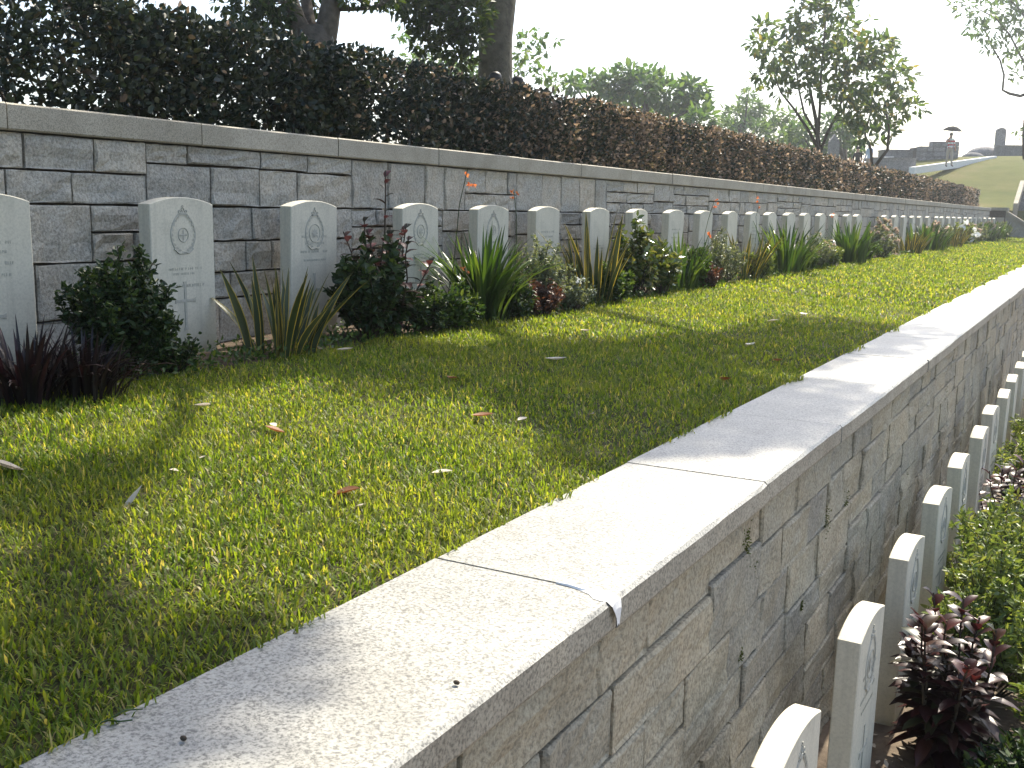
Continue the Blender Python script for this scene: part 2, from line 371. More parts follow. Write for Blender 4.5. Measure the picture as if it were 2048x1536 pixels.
def split(a, b, lo, hi, r):
    out = [a]
    while b-out[-1] > hi: out.append(out[-1]+r.uniform(lo, hi))
    if b-out[-1] < lo*.6 and len(out) > 1: out.pop()
    out.append(b); return out
def ashlar(y0, y1, bands, r, lo=.24, hi=.52):
    """squared rubble in bands: in each band panels with one, two or three courses of their own"""
    rects = []
    for zb, zt in bands:
        for a, b in zip(*(lambda s: (s[:-1], s[1:]))(split(y0, y1, .5, 1.5, r))):
            h = zt-zb; q = r.random()
            if h > .3: cuts = [0, r.uniform(.38, .62), 1] if q < .72 else ([0, r.uniform(.28, .36), r.uniform(.62, .7), 1] if q < .9 else [0, 1])
            else: cuts = [0, r.uniform(.4, .6), 1] if q < .45 else [0, 1]
            for c0, c1 in zip(cuts[:-1], cuts[1:]):
                s = split(a, b, lo, hi, r)
                for p, q2 in zip(s[:-1], s[1:]): rects.append((p, q2, zb+h*c0, zb+h*c1))
    return rects

def wall_blocks(parent, xface, rects, mat, limit, rough, key, gap=.006, name='stone_block'):
    rects = sorted(rects, key=key)
    rest = MB()
    for i, (a, b, c, d) in enumerate(rects):
        w_, h_ = b-a-gap*2, d-c-gap*2
        if w_ < .03 or h_ < .03: continue
        pr = rnd.uniform(.008, .022)
        if i < limit:
            V, F = block_mesh('stone_block', w_, h_, pr, rough, mat, i)
            mb = MB(); mb.add(V, F); mb.build(name, mat, parent, (xface, (a+b)/2, (c+d)/2))
        else:
            V, F = block_mesh('stone_block', w_, h_, pr, rough*.8, mat, i, nx=3, nz=3)
            rest.add([(x+xface, y+(a+b)/2, z+(c+d)/2) for x, y, z in V], F)
    if rest.f:
        tag(rest.build(name, mat, parent), kind='stuff')

# upper wall
uw = empty('retaining_wall', (XW, 0, -.8))
tag(uw, 'grey granite retaining wall with coping behind the upper row of headstones', 'wall')
def sub(o_parent, o):          # keep world placement below a parent that is not at the origin
    o.parent = o_parent; o.location = Vector(o.location)-Vector(o_parent.location)
class Shift:                   # parent wrapper used while building in world coordinates
    pass
def rel(p, parent): return (p[0]-parent.location[0], p[1]-parent.location[1], p[2]-parent.location[2])
UB = [(-.005, .325), (-.385, -.005), (-.86, -.385)]
hand = [(2.9, 3.27, .155, .325), (3.27, 3.665, .155, .325), (3.665, 4.0, .155, .325), (4.0, 4.29, .218, .325), (4.29, 4.87, .222, .325), (4.87, 5.3, .22, .325), (5.3, 5.75, .215, .325),
        (2.9, 3.17, -.005, .155), (3.17, 3.53, -.005, .155), (3.53, 4.0, -.005, .155), (4.0, 4.46, -.005, .218), (4.46, 4.86, -.005, .222), (4.86, 5.2, -.005, .22), (5.2, 5.75, -.005, .215),
        (2.9, 3.25, -.295, -.005), (3.25, 3.637, -.295, -.005), (3.637, 4.12, -.145, -.005), (3.637, 3.9, -.295, -.145), (3.9, 4.12, -.295, -.145),
        (4.12, 4.47, -.203, -.005), (4.47, 4.79, -.203, -.005), (4.79, 5.08, -.203, -.005), (5.08, 5.42, -.203, -.005), (5.42, 5.75, -.203, -.005),
        (4.12, 4.45, -.384, -.203), (4.45, 4.73, -.384, -.203), (4.73, 4.95, -.384, -.203), (4.95, 5.3, -.384, -.203), (5.3, 5.75, -.384, -.203),
        (2.9, 3.3, -.576, -.295), (3.3, 3.95, -.576, -.295), (3.95, 4.12, -.576, -.295), (4.12, 4.6, -.535, -.384), (4.6, 5.05, -.535, -.384), (5.05, 5.5, -.535, -.384), (5.5, 5.75, -.535, -.384),
        (2.9, 3.5, -.86, -.576), (3.5, 4.12, -.86, -.576), (4.12, 4.5, -.86, -.535), (4.5, 5.2, -.86, -.535), (5.2, 5.75, -.86, -.535)]
r1 = random.Random(5)
rects = hand+ashlar(-1., 2.9, UB, r1)+ashlar(5.75, YEND, UB, r1)
loc_rects = [(a, b, c+.8, d+.8) for a, b, c, d in rects]
wall_blocks(uw, 0., loc_rects, M['block'], 300, .010, lambda q: abs(q[0]-3.2) if q[0] > 2.3 else 30+abs(q[0]))
mb = MB(); mb.box((-.45, -1, -.25), (-.035, YEND, 1.1)); mb.build('mortar_core', M['mortar'], uw)
cops = [-1.0, .75, 2.05, 3.17]
while cops[-1] < YEND: cops.append(cops[-1]+1.22+rnd.uniform(-.04, .04))
cops[-1] = YEND+.05
for a, b in zip(cops[:-1], cops[1:]):
    mb = MB(); jit = rnd.uniform(-.003, .003); bv = .008
    x0, x1, z0, z1 = -.42, .05+jit, 1.128, 1.252+jit*.6
    prof = [(x0, z0), (x1-bv, z0), (x1, z0+bv), (x1, z1-bv), (x1-bv, z1), (x0, z1)]
    V = [(x, y, z) for y in (a+.004, b-.004) for x, z in prof]; k = len(prof)
    mb.add(V, [tuple(range(k))]+[tuple(range(2*k-1, k-1, -1))]+[(i, i+k, (i+1) % k+k, (i+1) % k) for i in range(k)])
    mb.build('coping_stone', M['coping_up'], uw)

# lower wall
lw = empty('retaining_wall', (XC1-.045, 0, -2.3))
tag(lw, 'buff granite retaining wall with broad pale coping in front of the lawn', 'wall')
LB = [(-1.28, -.93), (-1.62, -1.28), (-1.97, -1.62), (-2.32, -1.97)]
r2 = random.Random(9)
rects = ashlar(-1., YEND, LB, r2, .27, .58)
loc_rects = [(a, b, c+2.3, d+2.3) for a, b, c, d in rects]
wall_blocks(lw, 0., loc_rects, M['block2'], 300, .007, lambda q: abs(q[0]-1.6) if q[0] > .6 else 40+abs(q[0]), gap=.005)
mb = MB(); mb.box((-.42, -1, -.3), (-.03, YEND, 1.37)); mb.build('mortar_core', M['mortar'], lw)
joints = [-1.43, -.25, .93, 2.085, 3.275, 4.37, 5.56, 6.75]
while joints[-1] < YEND: joints.append(joints[-1]+1.18+rnd.uniform(-.03, .03))
joints[-1] = YEND
for q, (a, b) in enumerate(zip(joints[:-1], joints[1:])):
    mb = MB(); j1 = rnd.uniform(-.004, .004); j2 = rnd.uniform(-.0015, .0015)
    wd = XC1-XC0; nY = 14; x1 = .045+j1; x0 = x1-wd; z1 = 1.45+j2; z0 = 1.372; bv = .009
    V = []
    for i in range(nY+1):
        y = a+.004+(b-a-.008)*i/nY
        e = rnd.uniform(-.004, .003); ez = rnd.uniform(-.003, .001)
        for x, z in [(x0, z0), (x1-bv*.5, z0), (x1, z0+bv), (x1+e*.4, z1-bv+ez), (x1-bv+e, z1), (x0, z1)]: V.append((x, y, z))
    k = 6
    F = [tuple(range(k)), tuple(range((nY+1)*k-1, nY*k-1, -1))]
    for s in range(nY):
        F += [(s*k+i, (s+1)*k+i, (s+1)*k+(i+1) % k, s*k+(i+1) % k) for i in range(k)]
    mb.add(V, F); mb.m = [0, 0]+[1 if i in (0, 1, 2) else 0 for s in range(nY) for i in range(k)]; mb.build('coping_slab', [M['coping'], M['coping_face']], lw)
# white repair at a joint of the lower coping
def coping_patch():
    """thin smear of white mortar along the joint and over the arris"""
    e = XC1; jy = 2.085; V = []; F = []
    cs = [(e-.155, jy-.002, .002), (e-.12, jy-.002, .006), (e-.085, jy-.008, .010), (e-.06, jy-.012, .018), (e-.04, jy-.018, .030), (e-.02, jy-.022, .030), (e-.006, jy-.022, .026), (e+.0065, jy-.022, .024), (e+.0095, jy-.02, .018), (e+.0095, jy-.016, .010), (e+.0095, jy-.015, .004)]
    zz = [.0035, .004, .0042, .0045, .0048, .0045, .003, -.006, -.022, -.04, -.06]
    for (x, y, h), z in zip(cs, zz):
        for k in (-1, -.35, .35, 1): V.append((x, y+h*k+rnd.uniform(-.002, .002), ZC+z+(.001 if abs(k) < .5 else -.004)+rnd.uniform(0, .001)))
    for i in range(len(cs)-1):
        for k in range(3): F.append((i*4+k, (i+1)*4+k, (i+1)*4+k+1, i*4+k+1))
    mb = MB(); mb.add(V, F); o = mb.build('mortar_patch', M['plaster'], lw); o.location = -Vector(lw.location)
    o['label'] = 'white mortar smear at the broken slab joint'
coping_patch()
# moss and small weeds rooted in the joints of the lower wall
for k, (u, v, s) in enumerate([(1492, 1085, .05), (1690, 1018, .06), (1652, 1042, .05), (1478, 1310, .025), (1505, 1135, .03), (1890, 785, .05), (1810, 955, .03), (1600, 1210, .02)]):
    p = onx(u, v, XC1-.036); n = 110
    P = p+rng.normal(size=(n, 3))*np.array([.004, s*.35, s*.6]); D = rand_dirs(n)*.8+np.array([.5, 0, .3])
    o = link('moss_tuft', leaf_mesh('moss_tuft', P, D, rand_dirs(n), rng.uniform(.005, .014, n), .005, M['moss']), lw); o.location = -Vector(lw.location)

# ================================================================== HEADSTONES
def headstone_mesh(W=.436, H=.86, T=.084, rise=.036, n=14):
    mb = MB(); bv = .004
    def outline(ins):
        w2 = W/2-ins; zs = H-rise-ins*.6
        rr = ((W/2)**2+rise**2)/(2*rise)
        pts = [(-w2, 0), (w2, 0)]
        for k in range(n+1):
            y = w2-2*w2*k/n
            pts.append((y, H-rr+math.sqrt(rr*rr-y*y)-ins))
        return pts
    o0, o1 = outline(0), outline(bv); k = len(o0)
    V = [(T/2, y, z) for y, z in o1]+[(T/2-bv, y, z) for y, z in o0]+[(-T/2+bv, y, z) for y, z in o0]+[(-T/2, y, z) for y, z in o1]
    F = [tuple(range(k)), tuple(range(4*k-1, 3*k-1, -1))]
    for a in range(3):
        F += [(a*k+i, (a+1)*k+i, (a+1)*k+(i+1) % k, a*k+(i+1) % k) for i in range(k)]
    mb.add(V, F); return mb.mesh('headstone', M['head'])
HS = headstone_mesh()
def ring(mb, cy, cz, ry, rz, wdt, hgt, n=36, x=0., egg=0.):
    V = []; F = []
    for k in range(n):
        a = 2*math.pi*k/n; ca, sa = math.cos(a), math.sin(a); q = 1-egg*max(0, sa)
        for s, xx in ((-wdt, 0), (-wdt*.5, hgt), (wdt*.5, hgt), (wdt, 0)):
            V.append((x+xx, cy+(ry*q+s)*ca, cz+(rz+s)*sa))
    for k in range(n):
        b, c = k*4, ((k+1) % n)*4
        F += [(b+i, b+i+1, c+i+1, c+i) for i in range(3)]
    mb.add(V, F)
def badge_mesh(seed=0):
    r = random.Random(seed); mb = MB(); h = .003
    cz = .0
    ring(mb, 0, cz, .084, .104, .006, h, egg=.16)
    ri = (.043, .034, .05)[seed % 3]; ring(mb, 0, cz-.008, ri, ri*1.06, .003, h)
    for s in (-1, 1):                       # wreath leaves on both sides
        for k in range(9):
            a = -1.35+k*.29; y = s*.072*math.cos(a)*(1-.15*max(0, math.sin(a))); z = cz+.09*math.sin(a)
            d = Vector((0, -math.sin(a)*s*.8+s*.3, math.cos(a))).normalized()
            P = np.array([[0, y, z]]); V, F = leaf_cards(P, np.array([list(d)]), np.array([[1., 0, 0]]), .022, .012, fold=-.05)
            V[:, 0] += h; mb.add(V.tolist(), F.tolist())
    # crown
    for y, z, rr in ((-.022, .112, .007), (0, .122, .009), (.022, .112, .007)): ring(mb, y, z, rr, rr, .003, h, 10)
    mb.box((0, -.032, .093), (h, .032, .101)); mb.box((0, -.003, .128), (h, .003, .146)); mb.box((0, -.009, .136), (h-.0006, .009, .140))
    # centre device and scroll
    npet = (6, 4, 8)[seed % 3]
    for k in range(npet):
        a = k*2*math.pi/npet; P = np.array([[h, 0, cz-.008]]); V, F = leaf_cards(P, np.array([[0, math.sin(a), math.cos(a)]]), np.array([[1., 0, 0]]), .03, .013, fold=-.08)
        mb.add(V.tolist(), F.tolist())
    pts = [(h*.5, -.066+.132*t, cz-.085-.016*math.sin(math.pi*t)+.006*math.cos(t*12)) for t in np.linspace(0, 1, 14)]
    mb.tube(pts, [.005]*14, 5)
    return mb.mesh('regimental_badge', M['carve'])
def cross_mesh():
    mb = MB(); h = .0026
    def arm(y0, z0, y1, z1, w0, w1):
        d = Vector((0, y1-y0, z1-z0)).normalized(); s = Vector((0, -d.z, d.y))
        A, B = Vector((0, y0, z0)), Vector((0, y1, z1)); mid = A.lerp(B, .8)
        pr = [A+s*w0, mid+s*w0, B+s*w1, B-s*w1, mid-s*w0, A-s*w0]
        V = [tuple(p+Vector((h, 0, 0))) for p in pr]+[tuple(p) for p in pr]
        mb.add(V, [(0, 1, 2, 3, 4, 5)]+[(i, i+6, (i+1) % 6+6, (i+1) % 6) for i in range(6)])
    arm(0, .0075, 0, .10, .0075, .013); arm(0, -.0075, 0, -.155, .0075, .015)
    arm(.0075, 0, .07, 0, .0075, .013); arm(-.0075, 0, -.07, 0, .0075, .013)
    mb.box((0, -.0075, -.0075), (h, .0075, .0075))
    return mb.mesh('carved_cross', M['carve'])
def inscription_mesh(seed, rows):
    """lettering worn past reading: short shallow strokes in centred rows"""
    r = random.Random(seed); mb = MB()
    for z, half, hh in rows:
        y = -half
        while y < half:
            wl = r.uniform(.004, .011)
            if r.random() < .83:
                q = r.random()
                mb.box((0, y, z), (.0010, y+.0022, z+hh))
                if q < .7: mb.box((0, y+.0026, z+hh*r.choice((0, .42, .85))), (.0009, y+wl, z+hh*.12+hh*r.choice((.02, .42, .86))))
            y += wl+.0035
    return mb.mesh('worn_inscription', M['carve'])
BADGES = [badge_mesh(s) for s in range(3)]; CROSS = cross_mesh()
INS = [inscription_mesh(1, [(.50, .10, .012), (.475, .13, .014), (.45, .09, .010), (.425, .12, .012)]),
       inscription_mesh(2, [(.485, .12, .013), (.46, .08, .012), (.395, .13, .016)]),
       inscription_mesh(3, [(.64, .12, .014), (.60, .09, .013), (.55, .13, .014), (.50, .10, .012)])]
LEAN = random.Random(31)
def headstone(p, label, group, badge=0, cross=True, ins=0, detail=True):
    t = empty('headstone', p); t.rotation_euler = (LEAN.gauss(0, .006), LEAN.gauss(0, .012), LEAN.gauss(0, .02))
    tag(t, label, 'headstone', group)
    link('stone_slab', HS, t)
    if detail:
        if badge is not None: link('carved_badge', BADGES[badge % 3], t, (.0423, .0, .675))
        if cross: link('carved_cross', CROSS, t, (.0423, .0, .325))
        if ins is not None: tag(link('worn_inscription', INS[ins % 3], t, (.0425, 0, 0)), kind='stuff')
    return t
ORD = ['first', 'second', 'third', 'fourth', 'fifth', 'sixth', 'seventh', 'eighth', 'ninth', 'tenth', 'eleventh', 'twelfth', 'thirteenth', 'fourteenth', 'fifteenth', 'sixteenth', 'seventeenth', 'eighteenth', 'nineteenth', 'twentieth']
UPX = [None, 365, 625, 840, 985, 1095, 1200, 1283, 1352, 1410, 1465, 1508, 1547, 1584, 1616, 1647, 1674, 1698, 1719]
NOTE = {0: 'white headstone cut by the left edge, dark purple plant below', 1: 'white headstone with oval badge and cross beside the dark green shrub',
        2: 'white headstone with badge behind the first snake plant', 3: 'white headstone with oval badge behind the tall red-leaved shrub',
        4: 'white headstone with badge behind the large green strap-leaf clump', 5: 'plain-faced white headstone behind the silvery bush', 6: 'white headstone behind the tallest yellow-edged snake plant',
        7: 'white headstone behind the glossy sunlit shrub'}
UY = []
GX = -4.2-.042
for i, u in enumerate(UPX):
    y = 2.86 if u is None else float(onx(u, 415, -4.2)[1])
    if i >= 3: y += 0.02
    UY.append(y)
    lab = NOTE.get(i, 'white headstone, %s from the left in the upper row' % ORD[i])
    headstone((GX, y, -.82), lab, 'upper row headstones before the gap', i, True, 2 if i == 0 else i, detail=i < 12) if i < 5 else headstone((GX, y, -.82), lab, 'upper row headstones before the gap', None, i < 9, i, detail=i < 12)
# stone 0 shows lettering and a cross only
bpy.data.objects.remove([c for c in bpy.data.objects if c.parent and c.parent.get('label') == NOTE[0] and c.name.startswith('carved_badge')][0])
UPX2 = [1775, 1794, 1814, 1833, 1849, 1864, 1881, 1893, 1906, 1918, 1930, 1941, 1952, 1961, 1971, 1980, 1989, 1998]
Y2 = [float(onx(u, 415, -4.2)[1]) for u in UPX2]
sc = (YEND-.7-Y2[0])/(Y2[-1]-Y2[0])
for i, y in enumerate(Y2):
    y = Y2[0]+(y-Y2[0])*min(1, sc)
    headstone((GX, y, -.82), 'small far white headstone, %s after the gap in the upper row' % ORD[i], 'upper row headstones beyond the gap', detail=False)
# lower row
LX = -.63-.046; LYs = [1.85, 2.87, 3.89, 4.92, 5.96, 6.92, 7.95, 8.92, 9.86, 10.87, 11.9, 12.9]
LNOTE = {1: 'white headstone cut off by the bottom edge, lower row', 2: 'white headstone in the lower row beside the large dark red plant', 3: 'white headstone in the lower row just behind the dark red plant',
         4: 'white headstone in the lower row at the bright green ground cover', 5: 'white headstone in the lower row near the small red plant'}
for i, y in enumerate(LYs):
    if i == 0: continue
    lab = LNOTE.get(i, 'white headstone, %s from the bottom edge in the lower row' % ORD[i-1])
    headstone((LX, y, -1.45-.86), lab, 'lower row headstones', i, True, i, detail=i < 8)

# ================================================================== TREES
def limb_path(a, b, bend, n=6, seed=0):
    r = random.Random(seed); a, b = Vector(a), Vector(b); L = (b-a).length
    o = Vector((r.uniform(-1, 1), r.uniform(-1, 1), r.uniform(-.3, .8)))*bend*L
    return [a.lerp(b, t)+o*math.sin(math.pi*t)+Vector((r.gauss(0, 1), r.gauss(0, 1), r.gauss(0, 1)))*L*.012 for t in [k/n for k in range(n+1)]]
def clump(c, rad, n, L, W, flat=.75, hang=.25):
    """points on and in an uneven ellipsoid, leaves pointing outward"""
    d = rand_dirs(n); q = rng.uniform(.25, 1, n)**.5
    P = np.asarray(c, float)+d*q[:, None]*np.array([rad, rad, rad*flat])*(0.75+.5*fbm(d, 3., int(abs(c[0]*13+c[1]*7)) % 99))[:, None]
    D = d*.7+rand_dirs(n)*.8+np.array([0, 0, -hang])
    Nn = rand_dirs(n)*.7+np.array([0, 0, .8])
    return P, D, Nn, rng.uniform(.7, 1.3, n)*L, rng.uniform(.7, 1.2, n)*W
def foliage(name, parts, mat, parent):
    P = np.concatenate([p[0] for p in parts]); D = np.concatenate([p[1] for p in parts]); Nn = np.concatenate([p[2] for p in parts])
    L = np.concatenate([p[3] for p in parts]); W = np.concatenate([p[4] for p in parts])
    o = link(name, leaf_mesh(name, P-np.array(parent.location), D, Nn, L, W, mat), parent); return o
def R_(parent, pts): return [tuple(Vector(p)-Vector(parent.location)) for p in pts]

def big_tree(base, label, trunk_pts, trunk_r, limbs, clumps, leaf=(.1, .05), mat='crown', bark='bark', twigs=True):
    t = empty('tree', base); tag(t, label, 'tree', 'large trees behind the hedge')
    mb = MB(); mb.tube(R_(t, trunk_pts), trunk_r, 14); mb.build('trunk', M[bark], t, smooth=True)
    for i, (pts, rr) in enumerate(limbs):
        mb = MB(); mb.tube(R_(t, pts), rr, 8); mb.build('limb', M[bark], t, smooth=True)
    allend = [Vector(p) for pts, _ in limbs for p in pts[2:]]
    for c, rad, n in clumps:
        if twigs and allend:
            e = min(allend, key=lambda q: (q-Vector(c)).length)
            if (e-Vector(c)).length < 6: tw = MB(); tw.tube(R_(t, limb_path(e, Vector(c), .1, 4, int(rad*100))), [.04, .03, .025, .018, .01], 5); tw.build('branch', M[bark], t)
    foliage('crown', [clump(c, rad, n, *leaf) for c, rad, n in clumps], M[mat], t)
    return t

def shade_spot(u, v, h, z=-.82):
    """crown position whose shade falls on the lawn point seen at (u, v)"""
    g = onz(u, v, z); return g+sv*(h/sv[2])
# tree with the single upright trunk
b2 = at(990, 300, 17.); b2[2] = .3
def T2z(u, v): return at(u, v, 17.)
tp2 = [b2, T2z(990, 165), T2z(991, 80), T2z(996, 0), T2z(1000, -120), T2z(1010, -300)]
e2 = Vector(tp2[-1])
shade2 = [(720, 722, 9.5, .6), (860, 742, 9, .6), (1000, 738, 9.2, .62), (1130, 722, 8.6, .62), (1260, 712, 9, .66), (1400, 705, 9.4, .66), (1530, 690, 8.8, .7), (1650, 668, 9.2, .75), (1720, 650, 9, .7),
          (1180, 790, 8.8, .42), (1300, 815, 9.1, .40), (1400, 780, 8.7, .5), (1510, 790, 9., .46), (1590, 770, 9.3, .45), (1260, 865, 9, .26), (1450, 850, 8.8, .3), (1560, 830, 9.0, .34)]
cl2 = []; ends2 = []
for u, v, h, rr in shade2:
    c = shade_spot(u, v, h); cl2.append((tuple(c), rr*1.05, int(1750*rr*rr)+100)); ends2.append(Vector(c))
for k in range(16):
    a = rnd.uniform(0, 6.28); q = rnd.uniform(.5, 3.8); c = (e2.x+q*math.cos(a)-1.2, e2.y+q*math.sin(a)+.5, e2.z+rnd.uniform(.5, 4.5)); cl2.append((c, rnd.uniform(.9, 1.4), 420)); 
for u, v, dp, rr, n in [(930, 20, 16, .42, 420), (880, 45, 16.4, .42, 420), (830, 10, 16.2, .36, 300), (900, 90, 16.3, .34, 280), (945, 75, 16., .25, 160), (860, -20, 16.4, .6, 380), (800, -10, 16.5, .4, 200), (925, 118, 16.2, .2, 90), (845, 85, 16.6, .26, 110)]:
    cl2.append((tuple(at(u, v, dp)), rr, n))
limbs2 = []
mid = sum(ends2, Vector())/len(ends2)
for k, tgt in enumerate([mid+Vector((-1.5, -1.5, 0)), mid, mid+Vector((.6, 2.2, .3)), e2+Vector((-3.5, -1, 3.)), e2+Vector((-2, 3, 3.5)), e2+Vector((1, 2.5, 3.6)), Vector(at(880, 10, 16.2))]):
    n = 7; limbs2.append((limb_path(e2-Vector((0, 0, .4*k)), tgt, .12, n, 40+k), list(np.linspace(.2, .05, n+1))))
big_tree(tuple(b2), 'large tree with one thick upright trunk rising behind the hedge', tp2, [.33, .285, .275, .3, .29, .24], limbs2, cl2, leaf=(.13, .065))
# thin vine up the trunk
# tree with the forked trunk
b1 = at(632, 300, 14.); b1[2] = .3
def T1z(u, v, d=14.): return at(u, v, d)
tp1 = [b1, T1z(634, 140), T1z(628, 95), T1z(622, 60)]
l1 = [([T1z(616, 100), T1z(592, 40), T1z(578, 0), T1z(565, -60), T1z(545, -180), T1z(500, -320)], [.17, .13, .12, .12, .1, .06]),
      ([T1z(642, 95), T1z(655, 50), T1z(664, 0), T1z(670, -60), T1z(690, -180), T1z(720, -320)], [.19, .15, .13, .125, .1, .06]),
      ([T1z(628, 85, 14.1), T1z(618, 40, 14.3), T1z(612, 0, 14.4), T1z(608, -60, 14.5), T1z(610, -200, 14.8)], [.12, .085, .075, .07, .05]),
      ([T1z(661, 15), T1z(700, 18), T1z(735, 17), T1z(765, 8), T1z(800, -20)], [.05, .032, .026, .022, .016])]
c1 = T1z(600, -330)
cl1 = []
for k in range(22):
    a = rnd.uniform(0, 6.28); q = rnd.uniform(.3, 3.6); cl1.append(((c1[0]+q*math.cos(a), c1[1]+q*math.sin(a), c1[2]+rnd.uniform(-.6, 3.6)), rnd.uniform(.8, 1.3), 360))
for u, v, dp, rr, n in [(505, 18, 13.6, .34, 240), (535, 45, 13.7, .26, 150), (480, -5, 13.8, .4, 220), (555, 10, 13.6, .26, 140), (545, 62, 13.6, .14, 60), (700, -8, 13.9, .2, 80), (760, -12, 14, .3, 130), (600, 5, 14.6, .16, 50), (640, 18, 14.6, .14, 40)]:
    cl1.append((tuple(T1z(u, v, dp)), rr, n))
for k in range(70):                         # unseen crown clumps added overhead to cut sky light on the left
    cl1.append(((rnd.uniform(-9.5, -2.0), rnd.uniform(-4.5, 5.5), rnd.uniform(6.3, 8.8)), rnd.uniform(.8, 1.2), 330))
shade1 = [(40, 790, 8.4, .55), (200, 770, 8.6, .55), (350, 760, 8.2, .5), (500, 745, 8.8, .5), (620, 730, 8.4, .45), (90, 965, 8.4, .3), (20, 1000, 8.8, .26), (60, 1350, 8.2, .22), (250, 1330, 8.5, .2), (20, 1460, 8.4, .2), (420, 1270, 8.7, .12),
          (380, 640, 8.5, .7), (620, 600, 8.8, .7), (150, 650, 8.4, .7), (850, 610, 9., .6)]
e1 = []
shade1 += [(80, 1300, 8.3, .34), (330, 1330, 8.6, .30), (150, 1430, 8.2, .18)]
for u, v, h, rr in shade1:
    c = shade_spot(u, v, h); cl1.append((tuple(c), rr*1.05, int(1300*rr*rr)+70)); e1.append(Vector(c))
mid1 = sum(e1, Vector())/len(e1)
for k, tg in enumerate([Vector((-6, 3, 7.4)), Vector((-4, 0, 7.6)), Vector((-7.5, -1, 7.8)), mid1, mid1+Vector((1, -1.4, .2)), mid1+Vector((-1, 1, .6))]):
    l1.append((limb_path(Vector(T1z(690, -180)), tg, .1, 7, 70+k), list(np.linspace(.11, .03, 8))))
big_tree(tuple(b1), 'large tree with forked trunk and pale bark behind the hedge', tp1, [.36, .33, .31, .22], l1, cl1, leaf=(.12, .06), bark='bark2')

def crown_tree(base, height_pts, label, cl, leaf, mat, stems, group=None, bark='twig', name='tree'):
    t = empty(name, base); tag(t, label, 'tree', group)
    for i, (pts, r0, r1_) in enumerate(stems):
        mb = MB(); mb.tube(R_(t, pts), list(np.linspace(r0, r1_, len(pts))), 7); mb.build('trunk' if i == 0 else 'limb', M[bark], t, smooth=True)
    foliage('crown', [clump(c, rr, n, *leaf) for c, rr, n in cl], M[mat], t)
    return t
# multi-stemmed tree with large leaves, right of centre
D5 = 30.
def A5(u, v, d=D5): return tuple(at(u, v, d))
b5 = at(1636, 330, D5)
st5 = [([A5(1640, 345), A5(1637, 290), A5(1632, 240), A5(1622, 190), A5(1612, 140)], .085, .03),
       ([A5(1638, 300), A5(1618, 262), A5(1590, 220), A5(1562, 185), A5(1548, 150)], .05, .02),
       ([A5(1640, 305), A5(1655, 265), A5(1676, 225), A5(1690, 180), A5(1700, 130)], .05, .02),
       ([A5(1634, 270), A5(1608, 225), A5(1598, 180), A5(1590, 120)], .042, .02),
       ([A5(1636, 280), A5(1640, 210), A5(1642, 150), A5(1650, 60), A5(1655, -40)], .048, .02),
       ([A5(1745, 345), A5(1742, 300), A5(1730, 270), A5(1740, 230), A5(1745, 190)], .042, .02),
       ([A5(1752, 330), A5(1775, 300), A5(1778, 260), A5(1770, 210)], .05, .03)]
cl5 = []
for u, v, r_, n in [(1530, 60, 26, 90), (1520, 90, 22, 70), (1550, 110, 34, 130), (1530, 150, 28, 80), (1590, 60, 26, 80), (1620, 30, 38, 160), (1660, 10, 40, 170), (1640, -40, 50, 200), (1700, -20, 28, 70), (1600, 100, 38, 160), (1650, 80, 42, 200),
                   (1690, 60, 30, 100), (1700, 110, 45, 230), (1650, 130, 40, 190), (1600, 150, 30, 110), (1560, 180, 20, 40), (1750, 100, 36, 150), (1770, 130, 34, 140), (1800, 150, 30, 100), (1720, 160, 46, 230), (1690, 190, 36, 150), (1760, 190, 42, 200), (1790, 225, 28, 90),
                   (1825, 215, 22, 60), (1810, 190, 20, 60), (1735, 230, 36, 150), (1700, 240, 24, 70), (1740, 40, 9, 7), (1770, 85, 20, 50), (1660, 180, 22, 60), (1560, 140, 24, 60), (1775, 260, 22, 50), (1735, 270, 22, 50), (1620, 180, 20, 30)]:
    cl5.append((A5(u, v, D5+rnd.uniform(-1., 1.)), r_/2100*D5*1.08, int(n*.95)))
crown_tree(tuple(b5), None, 'many-stemmed tree with big glossy leaves standing behind the hedge', cl5, (.25, .11), 'crown2', st5)
# flat-topped far trees
def far_tree(label, D, stem_u, clps, leaf, mat, n_mul=1., group='hazy trees in the distance'):
    b = at(stem_u, 360, D); b[2] = min(b[2], 1.)
    cl = [(tuple(at(u, v, D+rnd.uniform(-2, 2))), r_/2100*D, int(n*n_mul)) for u, v, r_, n in clps]
    top = Vector(at(stem_u, np.mean([c[1] for c in clps]), D))
    sr = .3 if D > 40 else .05
    stems = [([tuple(b), tuple(Vector(b).lerp(top, .5)), tuple(top)], sr, sr*.3)]
    for c, rr, n in cl[::2]: stems.append(([tuple(Vector(b).lerp(top, .6)), tuple(Vector(b).lerp(Vector(c), .8)), c], sr*.33, sr*.1))
    return crown_tree(tuple(b), None, label, cl, leaf, mat, stems, group)
far_tree('broad spreading tree with layered crown far behind the brown hedge', 48., 1290,
         [(1150, 172, 16, 60), (1180, 160, 22, 90), (1225, 165, 30, 170), (1215, 195, 28, 150), (1255, 150, 24, 110), (1285, 175, 38, 260), (1300, 150, 20, 80), (1330, 190, 36, 240), (1270, 215, 36, 240), (1375, 180, 28, 150), (1395, 205, 26, 130), (1350, 225, 36, 220), (1405, 180, 12, 30), (1330, 155, 12, 25), (1400, 240, 30, 160)],
         (.42, .2), 'crown3', 1.05)
far_tree('pale feathery tree between the spreading tree and the glossy tree', 62., 1480,
         [(1470, 235, 32, 220), (1500, 215, 30, 200), (1495, 190, 14, 50), (1530, 235, 36, 240), (1450, 255, 26, 150), (1560, 265, 34, 200), (1510, 265, 34, 200), (1590, 240, 26, 120), (1580, 280, 30, 140)], (.4, .14), 'crown4', 1.5)
